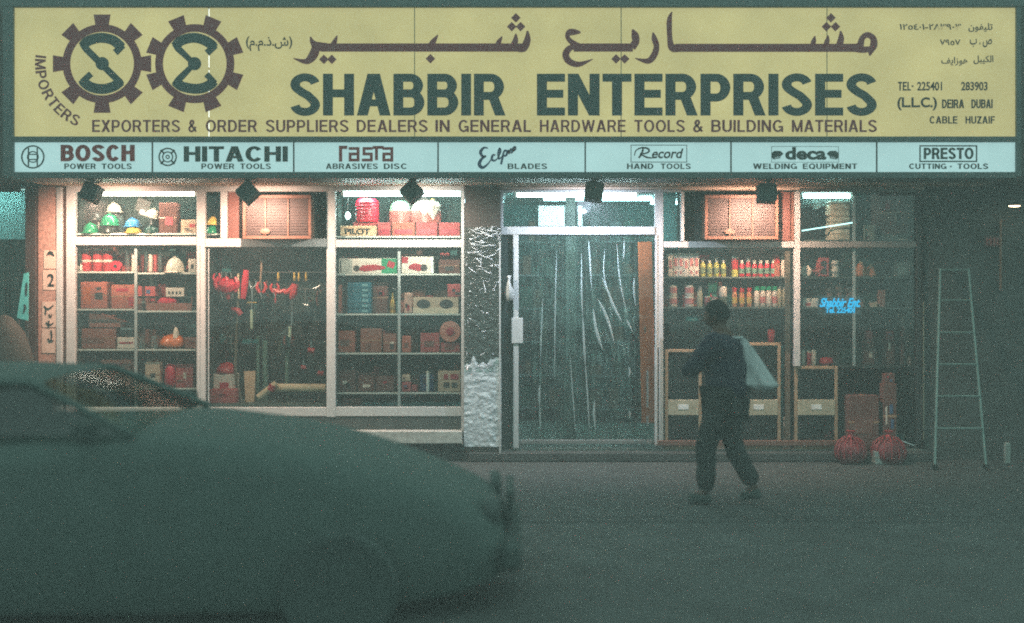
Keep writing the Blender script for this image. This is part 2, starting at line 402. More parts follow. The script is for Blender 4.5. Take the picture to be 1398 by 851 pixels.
# plinth under the windows
bpart('plinth', MB().box(X(92), X(632), -.02, .24, -.002, Z(569), .006), m_wall)
bpart('plinth_ledge', MB().box(X(92), X(632), -.16, -.024, Z(606, -.16), Z(589, -.16), .006), m_dust)
bpart('door_step', MB().box(X(640), X(1262), -.14, -.001, 0, z0s-.012, .01), m_pave)
bpart('plinth_rail', MB().box(X(895), X(1165), -.05, -.006, Z(608), Z(601), .004), M('reddish_board', (112, 78, 66), .7))

# end pillar at the left of the shop: pink stone strip, bright trim, brown strip
pil = thing('stone_pillar', 'narrow pinkish pillar with pasted notices left of the shop windows', 'pillar', (X(66), 0, 0))
MB().box(X(55), X(80.5), -.06, .30, 0, zl1-.008, .006).build('shaft', M('pink_stone', (182, 140, 126), .5, var=.35, scale=45), pil, world=True)
MB().box(X(80.8), X(88), -.075, .30, 0, zl1-.012, .004).build('trim', m_white, pil, world=True)
MB().box(X(88.3), X(92.8), -.03, .30, 0, zl1-.012).build('jamb', M('dark_brown_paint', (66, 44, 38), .6), pil, world=True)
m_pap = M('notice_paper', (214, 186, 170), .8, var=.12, scale=20)
pq = thing('paper_notice', 'stack of pinkish paper notices with black figures pasted down the left pillar', 'notice', (X(66), -.062, Z(480)))
for (a, b, c, d) in ((60, 80, 342, 367), (59, 79, 369, 396), (58, 78, 412, 447), (57.5, 76, 449, 482)):
    MB().box(X(a, -.06), X(b, -.06), -.066, -.0605, Z(d, -.06), Z(c, -.06)).jitter(.002, 9).build('paper', m_pap, pq, world=True)
mm = MB(); text_px(mm, '2', 65, 74, 374, 391, -.068, .01); vrib(mm, [(64, 349, .6), (69, 345, 5), (74, 350, .6)], -.068)
for k in range(5): vrib(mm, [(60+(k*7) % 11, 418+k*11, 1.5), (66+(k*3) % 5, 422+k*11, 2.2), (73-(k*2) % 4, 417+k*12, 1.2)], -.068)
for k in range(3): vrib(mm, [(63+k*4, 420+k*18, 2), (62+k*4, 430+k*18, 1.6)], -.068)
mm.build('handwriting', m_ink, pq, world=True)['kind'] = 'stuff'
dp = thing('corner_pillar', 'dark brown square pillar at the left edge beside the lit teal bay', 'pillar', (X(47), 0, 0))
MB().box(X(40), X(54.7), -.1, .32, 0, zl1-.008, .006).build('shaft', M('brown_pillar_paint', (58, 44, 42), .7, var=.25), dp, world=True)

# wrapped pillar between the windows and the door
wp = thing('wrapped_pillar', 'dark granite pillar wrapped in crinkled plastic, silvery near its foot', 'pillar', (X(658), 0, 0))
MB().box(X(635), X(684), -.10, .30, 0, zl1-.008, .006).build('shaft', m_stone, wp, world=True)
MB().box(X(640, -.12), X(676, -.12), -.13, -.101, Z(254.5, -.12), Z(244.5, -.12), .003).build('metal_plate', M('plate_metal', (140, 150, 152), .5), wp, world=True)
def wrap(z0, z1, amp, seed, x0=633.5, x1=684.5, tear=0.0):
    a, b = X(x0, -.11), X(x1, -.11)
    def fn(u, v):
        z = z0+(z1-z0)*v+(tear*noise.noise(Vector((u*6, 3.3, seed)))*(1 if v > .97 else 0)); x = a+(b-a)*u
        e = noise.noise(Vector((x*9, z*22, seed)))*.6+noise.noise(Vector((x*28, z*40, seed+5)))*.35+abs(noise.noise(Vector((x*14+z*9, z*17-x*6, seed+9))))*.8
        return (x, -.112-amp*abs(e), z)
    return MB().grid(fn, 34, int(34*(z1-z0)/(b-a)*.8))
wrap(Z(507), Z(311), .016, 3).build('clear_wrap', GL('clear_film', (238, 246, 243), gloss=.14, rough=.11, bump=1.0, bscale=34), wp, 180, world=True)
wrap(Z(608), Z(492), .014, 11, tear=.16).build('silver_wrap', M('silver_film', (226, 232, 238), .25, metal=.35, var=.3, scale=15, bump=.9, bscale=40), wp, 180, world=True)
m_glint = M('glint_white', (232, 240, 244), .22, var=.05, coat=.8)  # white strips shaped as the glints on the plastic
q = MB(); rr_ = random.Random(5)
def glint_strip(q, pts, Y, wmax):
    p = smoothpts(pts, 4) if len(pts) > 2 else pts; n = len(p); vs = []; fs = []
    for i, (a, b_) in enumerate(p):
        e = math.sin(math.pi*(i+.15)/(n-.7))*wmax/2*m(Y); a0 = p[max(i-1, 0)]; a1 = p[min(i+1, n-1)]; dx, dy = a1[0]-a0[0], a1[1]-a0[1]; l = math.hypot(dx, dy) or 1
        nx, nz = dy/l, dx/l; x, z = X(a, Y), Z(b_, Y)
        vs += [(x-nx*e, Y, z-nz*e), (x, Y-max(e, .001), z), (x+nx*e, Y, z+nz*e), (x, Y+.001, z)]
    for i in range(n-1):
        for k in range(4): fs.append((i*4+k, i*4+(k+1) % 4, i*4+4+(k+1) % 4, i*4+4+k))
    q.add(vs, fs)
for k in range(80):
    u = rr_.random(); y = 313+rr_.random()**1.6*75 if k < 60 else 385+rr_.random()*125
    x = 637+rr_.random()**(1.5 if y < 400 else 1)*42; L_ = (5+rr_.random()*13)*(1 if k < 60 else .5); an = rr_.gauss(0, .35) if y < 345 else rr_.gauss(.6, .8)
    glint_strip(q, [(x, y), (min(x+L_*math.cos(an)*.5, 682), y+L_*math.sin(an)*.5+rr_.gauss(0, 1)), (min(x+L_*math.cos(an), 683), y+L_*math.sin(an))], -.132, (.5+rr_.random()**2*1.5))
stuff(q.build('film_glint', m_glint, wp, world=True))
MB().box(X(681.5, -.12), X(683.5, -.12), -.135, -.122, Z(626, -.12), Z(330, -.12)).build('edge_strip', m_white, wp, world=True)

# ---------------------------------------------------------------- fascia sign (light box)
YS = -.86
sg = thing('fascia_sign', 'long yellow illuminated fascia sign with gear emblems and two-language lettering over the shop', 'sign', (0, YS, Z(187, YS)))
def spart(name, mb, mat, par=None, sm=35): return mb.build(name, mat, par or sg, sm, world=True)
xs0, xs1 = X(20, YS), X(1386, YS); zt, zb = Z(11, YS), Z(187, YS)
fy0 = YS-.035
spart('frame', MB().box(X(3, YS), X(1396, YS), fy0, -.501, zt+.003, Z(-14, YS), .006)
      .box(X(6, YS), xs0-.001, fy0, -.501, Z(242, YS), zt, .005).box(xs1+.001, X(1392, YS), fy0, -.501, Z(242, YS), zt, .005)
      .box(xs0, xs1, fy0, YS+.12, Z(194.5, YS), zb-.001, .004).box(xs0, xs1, fy0, -.501, Z(244, YS), Z(235.5, YS), .004), m_frame)
spart('back_board', MB().box(xs0, xs1, -.53, -.515, Z(235, YS), zt), M('white_sheet', (225, 225, 220), .8, var=.03))
seams = [20, 285, 566, 848, 1129, 1386]
faces = []
for i in range(5):
    gap = 1.6 if i == 0 else .35
    faces.append(spart('face_panel', MB().box(X(seams[i]+(0 if i == 0 else (.9 if i == 1 else .25)), YS), X(seams[i+1]-(0 if i == 4 else (.9 if i == 0 else .25)), YS), YS, YS+.006, zb, zt), m_yel))
for sx_ in (566, 848, 1129): spart('panel_seam', MB().box(X(sx_-.55, YS), X(sx_+.55, YS), YS-.0004, YS-.00005, zb+.002, zt-.002), M('dark_seam_strip', (96, 104, 84), .7))  # dark strips over the panel joints
for ya_, yb_ in ((12, 34), (70, 92), (96, 112), (120, 131), (150, 160), (168, 187)):
    spart('gap_glow_strip', MB().box(X(284.5, YS), X(285.7, YS), YS+.007, YS+.011, Z(yb_, YS), Z(ya_, YS)), EM('leaking_light', (236, 244, 232), .75))  # glowing strips put in for light leaking through the panel gap
# big lettering
YT = YS
for wd, a, b in (('SHABBIR', 396, 690), ('ENTERPRISES', 733, 1197)):
    for mb in caps(wd, a, b, 101, 158, YT, .222): spart('shop_name_letter', mb, m_grn)
for wd, a, b in (('EXPORTERS', 126, 246), ('&', 257, 269), ('ORDER', 281, 351), ('SUPPLIERS', 363, 476), ('DEALERS', 487, 584), ('IN', 594.5, 614), ('GENERAL', 626, 725),
                 ('HARDWARE', 737, 854), ('TOOLS', 866, 935), ('&', 946, 960), ('BUILDING', 971, 1069), ('MATERIALS', 1081, 1197)):
    stuff(spart('trade_word', join(caps(wd, a, b, 164, 180.5, YT, .175)), m_brn))
# IMPORTERS bent round the first gear
tw = word_w('IMPORTERS', .18, .11)
def bend(u, v):
    ang = R(172+u/tw*76); r = 91.5-v*14.5
    return (X(139.5+r*math.cos(ang), YT), Z(88-r*math.sin(ang), YT))
for mb in caps('IMPORTERS', 0, 1, 0, 1, YT, .18, .11, fn=bend): spart('curved_letter', mb, m_brn)
# gears
def gear(cx, cy, off):
    mb = MB(); ring_px(mb, cx, cy, 43.5, 54, YT)
    for k in range(8):
        t = R(off+45*k)
        def q(r, w_): return (cx+r*math.cos(t)-w_*math.sin(t), cy-(r*math.sin(t)+w_*math.cos(t)))
        poly_px(mb, [q(52.5, -9), q(67, -11.5), q(67, 11.5), q(52.5, 9)], YT, lift=.0006)
    return mb
e1 = spart('gear_emblem', gear(139.5, 87.2, 0), m_brn); e2 = spart('gear_emblem', gear(266, 87.2, 22.5), m_brn)
def zp(x, y): return (x/3.405, y/3.405)
def strokes(lst, cx, cy, hole):
    mb = MB()
    for i, (pts, sm) in enumerate(lst):
        vrib(mb, [(*zp(x, y), w_*1.22/3.405) for x, y, w_ in pts], YT, lift=.0003*i, smooth=sm)
    ring_px(mb, *zp(cx, cy), hole, 9, YT, lift=.002); return mb
W_ = 38
spart('gear_letter', strokes([([(385, 218, W_), (405, 195, W_), (440, 181, W_), (480, 177, W_), (525, 188, W_), (556, 212, W_), (566, 222, W_-4)], True), ([(574, 212, 22), (536, 246, 26)], False),
        ([(378, 205, 16), (400, 228, 26), (560, 385, 26), (572, 393, 14)], False), ([(562, 378, W_), (530, 402, W_), (480, 415, W_), (430, 408, W_), (396, 388, W_), (384, 370, W_-4)], True), ([(382, 382, 22), (424, 344, 24)], False)], 476, 297, 3.2), m_grn, e1)
spart('gear_letter', strokes([([(815, 218, W_), (835, 195, W_), (868, 181, W_), (908, 177, W_), (950, 188, W_), (985, 210, W_), (994, 222, W_-4)], True), ([(1004, 212, 22), (962, 248, 26)], False),
        ([(808, 205, 16), (828, 226, 26), (903, 298, 28), (830, 372, 26), (806, 394, 14)], False), ([(815, 378, W_), (845, 402, W_), (905, 414, W_), (950, 408, W_), (984, 390, W_), (994, 378, W_-4)], True), ([(1000, 388, 22), (960, 346, 24)], False)], 905, 297, 3.2), m_grn, e2)
# large Arabic lettering, drawn with a broad brush (right to left on the sign)
mb = MB()
def q2(x, y, w_): return (380+x*.2937, y*.2937, w_*.2937)
def q3(x, y, w_): return (720+x*.2937, y*.2937, w_*.2937)
def q4(x, y, w_): return (1050+x*.2937, y*.2937, w_*.2937)
S_ = lambda q, pts, lift=0.0: vrib(mb, [q(*p) for p in pts], YT, lift=lift)
vrib(mb, [q2(200, 222, 38), q2(1150, 222, 38)], YT, smooth=False)
S_(q2, [(150, 172, 6), (158, 195, 22), (180, 215, 40), (225, 221, 40)], .0004)
S_(q2, [(165, 200, 20), (172, 232, 40), (155, 268, 40), (125, 287, 24), (70, 272, 3)], .0008)
S_(q2, [(274, 166, 4), (262, 195, 22), (250, 215, 22)], .0004)
S_(q2, [(742, 163, 4), (722, 192, 24), (705, 215, 26)], .0004)
S_(q2, [(1040, 170, 4), (1026, 195, 22), (1016, 215, 22)], .0004)
S_(q2, [(1104, 158, 6), (1102, 190, 26), (1090, 215, 26)], .0004)
S_(q2, [(1158, 145, 8), (1158, 185, 30), (1142, 222, 36), (1115, 225, 36)], .0008)
for x_, y_ in ((212, 277), (249, 277), (707, 274), (1085, 125), (1126, 125), (1104, 84)): diamond(mb, 380+x_*.2937, y_*.2937, 22*.2937, YT)
vrib(mb, [q3(215, 222, 38), q3(490, 222, 38)], YT, smooth=False)
S_(q3, [(247, 152, 8), (222, 150, 26), (196, 152, 30), (186, 172, 20), (205, 196, 24), (240, 218, 30)], .0004)
S_(q3, [(232, 214, 18), (196, 226, 28), (178, 255, 32), (195, 287, 30), (240, 300, 24), (304, 276, 3)], .0008)
S_(q3, [(488, 138, 8), (500, 165, 34), (503, 195, 34), (485, 222, 36)], .0012)
S_(q3, [(584, 152, 6), (590, 182, 26), (600, 215, 26), (590, 255, 30), (560, 285, 26), (500, 272, 3)], .0004)
S_(q3, [(672, 56, 4), (660, 95, 24), (662, 180, 24), (672, 222, 34), (700, 224, 38)], .0004)
for x_, y_ in ((412, 275), (452, 275)): diamond(mb, 720+x_*.2937, y_*.2937, 22*.2937, YT)
vrib(mb, [(720+690*.2937, 65.6, 11), (1167, 65.6, 11)], YT, smooth=False)
S_(q4, [(213, 168, 4), (207, 192, 22), (200, 215, 22)], .0004)
S_(q4, [(274, 165, 4), (270, 190, 22), (262, 215, 24)], .0004)
S_(q4, [(332, 145, 6), (334, 180, 28), (325, 215, 30)], .0004)
S_(q4, [(385, 225, 36), (420, 215, 34), (432, 180, 26), (455, 163, 26), (482, 178, 28), (486, 210, 34), (472, 240, 24), (468, 260, 6)], .0008)
S_(q4, [(400, 226, 34), (440, 232, 30), (470, 228, 24)], .0014)
for x_, y_ in ((266, 125), (308, 125), (287, 84)): diamond(mb, 1050+x_*.2937, y_*.2937, 22*.2937, YT)
spart('arabic_name_lettering', mb, m_brn)
# small Arabic lettering, letter forms given left to right as they stand
stuff(spart('arabic_small_word', text_px(MB(), '(\ufea5\u200a\ufee1.\ufee1.\ufeab.\ufeb5)'.replace('\ufea5\u200a', ''), 336, 399, 50, 70, YT, .014), m_ink))
stuff(spart('arabic_small_word', text_px(MB(), '١٢٥٤٠١-٢٨٣٩٠٣', 1228, 1312, 32, 41, YT, .016), m_ink))
stuff(spart('arabic_small_word', text_px(MB(), '\ufee5\ufeee\ufed4\ufef4\ufee0\ufe97', 1322, 1355, 32, 44, YT, .014), m_ink))
stuff(spart('arabic_small_word', text_px(MB(), '٧٩٥٧', 1283, 1311, 54, 62, YT, .016), m_ink))
stuff(spart('arabic_small_word', text_px(MB(), '\ufe8f . \ufeb9', 1324, 1354, 53, 65, YT, .014), m_ink))
stuff(spart('arabic_small_word', text_px(MB(), '\ufed2\ufef3\ufe8d\ufeaf\ufeee\ufeeb', 1285, 1321, 78, 90, YT, .014), m_ink))
stuff(spart('arabic_small_word', text_px(MB(), '\ufede\ufe92\ufef4\ufedc\ufedf\ufe8d', 1329, 1356, 76, 88, YT, .014), m_ink))
for wd, a, b, c, d, bo in (('TEL-', 1226, 1247, 112, 124, .2), ('225401', 1252, 1286, 112, 124, .02), ('283903', 1312, 1348, 112, 124, .02), ('(L.L.C.)', 1225, 1279, 133, 151, .03),
                           ('DEIRA', 1286, 1316, 136, 148, .21), ('DUBAI', 1326, 1355, 136, 148, .21), ('CABLE', 1269, 1307, 159, 169, .19), ('HUZAIF', 1318, 1358, 159, 169, .19)):
    stuff(spart('address_word', join(caps(wd, a, b, c, d, YT, bo)) if wd.isalpha() or '-' in wd else text_px(MB(), wd, a, b, c, d, YT, bo), m_ink))
# ---------------------------------------------------------------- strip of maker panels under the sign
st = thing('maker_strip_sign', 'pale turquoise strip sign of seven maker panels below the yellow sign', 'sign', (0, YS, Z(235, YS)))
def tpart(name, mb, mat, par=None, sm=35): return mb.build(name, mat, par or st, sm, world=True)
dv = [20, 208, 401, 598, 799, 998, 1197, 1386]
pan = []
for i in range(7):
    pan.append(tpart('maker_panel', MB().box(X(dv[i]+(1 if i else 0), YS), X(dv[i+1]-(1 if i < 6 else 0), YS), YS+.004, YS+.010, Z(235.4, YS), Z(194.6, YS)), m_cyan))
for i in range(1, 7): tpart('divider', MB().box(X(dv[i]-.95, YS), X(dv[i]+.95, YS), YS-.002, YS+.02, Z(235.3, YS), Z(194.7, YS)), m_dmet)
YP = YS+.004
def logo(i, words, mat):
    for (wd, a, b, c, d, bo, sh) in words:
        if wd.isupper(): mb = join(caps(wd, a, b, c, d, YP, .195 if d-c < 9 else (.25 if wd == 'BOSCH' else .22)))
        else: mb = text_px(MB(), wd, a, b, c, d, YP, bo, sh)
        stuff(tpart('maker_word', mb, mat, pan[i]))
sm_ = (223.5, 231)
logo(0, [('BOSCH', 83, 184, 198, 220.5, .045, 0)], m_red)
mb = MB(); ring_px(mb, 45, 214.5, 14, 16, YP); ring_px(mb, 45, 214.5, 6.5, 8, YP)
for dx in (-6, 6): vrib(mb, [(45+dx, 202, 1.8), (45+dx, 227, 1.8)], YP, smooth=False, lift=.0003)
vrib(mb, [(39, 211, 1.6), (51, 211, 1.6)], YP, smooth=False, lift=.0006); vrib(mb, [(39, 218, 1.6), (51, 218, 1.6)], YP, smooth=False, lift=.0006)
tpart('round_emblem', mb, m_grn, pan[0])
logo(0, [('POWER', 88, 131, *sm_, .012, 0), ('TOOLS', 139, 180, *sm_, .012, 0)], m_grn)
logo(1, [('HITACHI', 251, 393, 200, 221, .03, 0), ('POWER', 275, 320, *sm_, .012, 0), ('TOOLS', 328, 370, *sm_, .012, 0)], m_grn)
mb = MB(); ring_px(mb, 229, 214.5, 10.6, 12.6, YP); ring_px(mb, 229, 214.5, 6, 7.6, YP); ring_px(mb, 229, 214.5, 1.5, 3, YP)
for k in range(4): t = R(90*k+45); vrib(mb, [(229+7*math.cos(t), 214.5+7*math.sin(t), 2.2), (229+13.5*math.cos(t), 214.5+13.5*math.sin(t), 2.6)], YP, smooth=False, lift=.0006)
tpart('round_emblem', mb, m_grn, pan[1])
mb = MB()                                  # squared lower-case lettering drawn with a flat pen
def pen(pts, w_=4.6, l=0.0): vrib(mb, [(x, y, w_) for x, y in pts], YP, smooth=False, lift=l)
def hv(segs, w_=4.4):
    for n_, (x0_, y0_, x1_, y1_) in enumerate(segs):
        if y0_ == y1_: poly_px(mb, [(x0_-w_/2, y0_-w_/2), (x1_+w_/2, y0_-w_/2), (x1_+w_/2, y0_+w_/2), (x0_-w_/2, y0_+w_/2)], YP, lift=.0003*n_)
        else: poly_px(mb, [(x0_-w_/2, y0_), (x0_+w_/2, y0_), (x0_+w_/2, y1_), (x0_-w_/2, y1_)], YP, lift=.0003*n_)
hv([(465, 202, 465, 221), (465, 201.5, 472, 201.5)])
hv([(478, 203, 489, 203), (489, 203, 489, 219), (478, 218.8, 489, 218.8), (478, 211, 478, 219), (478, 210.5, 489, 210.5)], 3.8)
hv([(497, 203, 507, 203), (497, 203, 497, 210.5), (497, 210.5, 507, 210.5), (507, 210.5, 507, 219), (496, 218.8, 507, 218.8)], 3.8)
hv([(514, 201, 514, 219), (511, 201.5, 522, 201.5)], 4)
hv([(524, 203, 535, 203), (535, 201.5, 535, 221), (524, 218.8, 535, 218.8), (524, 211, 524, 219), (524, 210.5, 535, 210.5)], 3.8)
tpart('lettering', mb, m_red, pan[2])
logo(2, [('ABRASIVES', 445, 516, *sm_, .012, 0), ('DISC', 524, 556, *sm_, .012, 0)], m_grn)
mb = MB()                                  # rising script word
def sc3(pts, l=0.0, b=1.25): vrib(mb, [(380+x*.2937, y*.2937, w_*b*.2937) for x, y, w_ in pts], YP, lift=l)
sc3([(975, 690, 4), (955, 688, 8), (940, 708, 12), (950, 728, 9), (965, 726, 6), (945, 740, 10), (934, 765, 13), (950, 780, 11), (975, 762, 6), (990, 740, 4)])
sc3([(1010, 722, 5), (998, 722, 8), (992, 740, 9), (1004, 748, 7), (1020, 735, 4), (1033, 705, 7), (1028, 690, 6), (1022, 715, 8), (1026, 742, 7)], .0004)
sc3([(1026, 742, 5), (1040, 728, 4), (1046, 712, 7), (1042, 735, 8), (1035, 765, 8)], .0008)
sc3([(1043, 722, 5), (1052, 702, 8), (1063, 705, 8), (1060, 722, 8), (1049, 726, 6)], .0012)
sc3([(1060, 722, 5), (1072, 700, 8), (1071, 715, 7), (1082, 694, 8), (1088, 706, 7), (1080, 713, 6)], .0016)
sc3([(1082, 712, 4), (1094, 700, 7), (1102, 686, 8), (1093, 687, 7), (1092, 702, 7), (1106, 692, 4)], .002)
tpart('lettering', mb, m_blue, pan[3])
logo(3, [('BLADES', 693, 747, *sm_, .012, 0)], m_grn)
def frame_px(mb, x0, x1, y0, y1, t=1.0):
    for a, b, c, d in ((x0, x1, y0, y0+t), (x0, x1, y1-t, y1), (x0, x0+t, y0+t, y1-t), (x1-t, x1, y0+t, y1-t)): poly_px(mb, [(a, c), (b, c), (b, d), (a, d)], YP)
    return mb
tpart('border_lines', frame_px(MB(), 861, 938, 198, 222, .9), m_grn, pan[4])
mb = MB()
vrib(mb, [(869, 205, 1.2), (876, 202, 2), (884, 203, 2.4), (886, 207, 2.2), (880, 210, 2), (874, 210, 1.4), (883, 215, 2.4), (892, 216, 1)], YP)
vrib(mb, [(878, 203, 2.6), (876, 210, 2.8), (872, 216, 2.4)], YP, lift=.0006)
vrib(mb, [(866, 213, 1), (868, 206, 1.6), (874, 202, 1.4)], YP, lift=.001)
text_px(mb, 'ecord', 890, 933, 203, 216.5, YP, .02, .25)
tpart('lettering', mb, m_ink, pan[4]); logo(4, [('HAND', 856, 892, *sm_, .012, 0), ('TOOLS', 902, 943, *sm_, .012, 0)], m_grn)
logo(5, [('deca', 1072, 1128, 201, 218.5, .04, 0), ('WELDING', 1028, 1088, *sm_, .012, 0), ('EQUIPMENT', 1096, 1170, *sm_, .012, 0)], m_grn)
mb = MB(); frame_px(mb, 1053, 1145, 200, 222, .5)
for s_, cx_ in ((1, 1061.5), (-1, 1136.5)):   # a little hand and flower-like mark each side
    poly_px(mb, [(cx_-8*s_, 209), (cx_-4*s_, 206), (cx_+4*s_, 206.5), (cx_+8*s_, 210), (cx_+5*s_, 213), (cx_-2*s_, 214), (cx_-6*s_, 218), (cx_-8*s_, 215)], YP, lift=.0005)
    for k in range(4): poly_px(mb, [(cx_-5*s_+k*2.6*s_, 212), (cx_-3.6*s_+k*2.6*s_, 212), (cx_-3.2*s_+k*2.2*s_, 218-k*.4), (cx_-4.6*s_+k*2.2*s_, 218-k*.4)], YP, lift=.001+k*.0003)
tpart('hand_emblems', mb, m_grn, pan[5])
tpart('border_lines', frame_px(MB(), 1255, 1334, 198.5, 221.5, 1.8), m_grn, pan[6])
logo(6, [('PRESTO', 1261, 1329, 202, 217.5, .02, 0), ('CUTTING', 1241, 1292, *sm_, .012, 0), ('TOOLS', 1307, 1349, *sm_, .012, 0)], m_grn)
MB().box(X(1297, YP), X(1299, YP), YP-.004, YP-.0005, Z(228.5, YP), Z(226.5, YP)).build('full_stop', m_grn, pan[6], world=True)

# ---------------------------------------------------------------- shop windows
def post(t, x0, x1, ya, yb, y0=-.032, y1=.032, mat=None, name='post'):
    return MB().box(X(x0), X(x1), y0, y1, Z(yb), Z(ya), .003).build(name, mat or m_white, t, world=True)
def rail(t, x0, x1, ya, yb, y0=-.028, y1=.028, mat=None, name='rail'):
    return MB().box(X(x0)+.001, X(x1)-.001, y0, y1, Z(yb), Z(ya), .003).build(name, mat or m_white, t, world=True)
def pane(t, x0, x1, ya, yb, mat=None):
    return MB().box(X(x0)+.002, X(x1)-.002, .004, .010, Z(yb)+.002, Z(ya)-.002).build('glass_pane', mat or m_glass, t, world=True)
wa = thing('shop_window', 'leftmost tall shop window with hard hats on top and cartons below', 'window', (X(186), 0, Z(569)))
post(wa, 92, 104, 251, 569); post(wa, 269.5, 281, 251, 569)
rail(wa, 104, 269.5, 253, 262); rail(wa, 104, 269.5, 323.5, 335); rail(wa, 104, 269.5, 556, 568)
pane(wa, 104, 269.5, 262, 323.5); pane(wa, 104, 269.5, 335, 556)
post(wa, 271, 274, 335, 560, -.040, -.033, name='bead')
wb = thing('shop_window', 'second window from the left, hung with red tools below a wooden cooler', 'window', (X(364), 0, Z(569)))
post(wb, 446.5, 458.5, 253, 569); post(wb, 302, 311, 262, 326)
rail(wb, 281, 446.5, 253, 262); rail(wb, 281, 446.5, 326, 337.5); rail(wb, 281, 446.5, 556, 568)
post(wb, 283.5, 285.5, 337.5, 556, .0, .012, name='bead')
pane(wb, 281, 302, 262, 326); pane(wb, 281, 446.5, 337.5, 556)
wc = thing('shop_window', 'third window from the left, with the PILOT box above and a full grid of shelves', 'window', (X(545), 0, Z(569)))
post(wc, 630, 634, 254, 607); rail(wc, 458.5, 630, 252.5, 261); rail(wc, 458.5, 630, 327.5, 338); rail(wc, 458.5, 630, 555.5, 568)
pane(wc, 458.5, 630, 261, 327.5); pane(wc, 458.5, 630, 338, 555.5)
wd = thing('shop_window', 'window right of the glass door with bottles and tins in rows', 'window', (X(994), 0, Z(605)))
post(wd, 1083.5, 1091.5, 262, 500); post(wd, 929, 933.5, 262, 330)
rail(wd, 905, 1083.5, 330, 338.5); rail(wd, 905, 930, 259, 262.5); post(wd, 1080, 1083, 262, 330, mat=M('reddish_board', (112, 78, 66), .7))
pane(wd, 905, 929, 262.5, 330); pane(wd, 905, 1083.5, 338.5, 476)
we = thing('shop_window', 'rightmost shop window with the blue neon script, fading into darkness', 'window', (X(1170), 0, Z(605)))
m_dimf = M('dim_aluminium', (120, 124, 122), .5, var=.2)  # darker copy of the white aluminium; the end window's gloom put into colour
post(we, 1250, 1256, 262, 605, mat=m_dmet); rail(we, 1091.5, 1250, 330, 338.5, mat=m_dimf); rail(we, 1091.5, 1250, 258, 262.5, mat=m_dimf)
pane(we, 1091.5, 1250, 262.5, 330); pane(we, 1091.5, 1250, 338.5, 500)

# air conditioners in the upper panes
m_wood = M('tan_cooler_casing', (112, 76, 60), .5, var=.12, scale=12)
m_coil = M('brown_grille', (58, 40, 36), .55, var=.2, scale=40)
m_brd = M('maroon_board', (112, 70, 62), .7, var=.15)
def cooler(x0, x1, y0, y1, label, knob):
    t = thing('window_cooler', label, 'air conditioner', (X((x0+x1)/2), -.05, Z(y1)))
    a, b, c, d = X(x0, -.18), X(x1, -.18), Z(y1, -.18), Z(y0, -.18); w_ = b-a; h_ = d-c
    MB().box(a+.012, b-.012, -.14, .40, c+.012, d-.012, .01).build('casing', M('cooler_shell', (96, 76, 62), .6), t, world=True)
    f = MB()
    f.box(a, b, -.18, -.141, d-.035, d, .004).box(a, b, -.18, -.141, c, c+.03, .004).box(a, a+.032, -.179, -.141, c+.0305, d-.0355, .004).box(b-.03, b, -.179, -.141, c+.0305, d-.0355, .004)
    f.build('front_frame', m_wood, t, world=True)
    MB().box(a+.033, b-.031, -.158, -.142, c+.031, d-.036).build('grille', m_coil, t, world=True)
    for k in range(14):
        z = c+.045+k*(h_-.09)/13; MB().box(a+.036, b-.034, -.166, -.159, z, z+.012, .002).build('louvre', m_coil, t, world=True)
    for fx in knob: MB().box(a+w_*fx-.008, a+w_*fx+.008, -.176, -.160, c+.031, d-.036, .003).build('divider', m_wood, t, world=True)
    fx = knob[0]; MB().lathe([(0, 0), (.05, .001), (.05, .008), (0, .010)], (a+w_*fx, -.177, c+.075), 16, 'y', sy=.55).build('badge', m_wood, t, world=True)
    return t
cooler(331, 425, 266, 326.5, 'tan window cooler with louvred front above the hanging red tools', (.33, .66))
cooler(962, 1063, 266, 327, 'tan window cooler with louvred front above the bottle shelves', (.34, .65))
cb = thing('cooler_surround', 'dark recess boards around the cooler above the hanging red tools', 'boards', (X(378), .1, Z(326)))
MB().box(X(311.5), X(326), .0, .03, Z(326), Z(262), .002).build('side_board', m_brd, cb, world=True)
MB().box(X(426), X(446), .05, .08, Z(326), Z(262)).build('side_board', m_dteal, cb, world=True)
cb = thing('cooler_surround', 'dark recess boards around the cooler above the bottle shelves', 'boards', (X(1010), .1, Z(326)))
MB().box(X(934), X(958), .05, .08, Z(329), Z(262)).build('side_board', m_dteal, cb, world=True)
MB().box(X(1066), X(1079), .0, .03, Z(329), Z(262), .002).build('side_board', m_brd, cb, world=True)

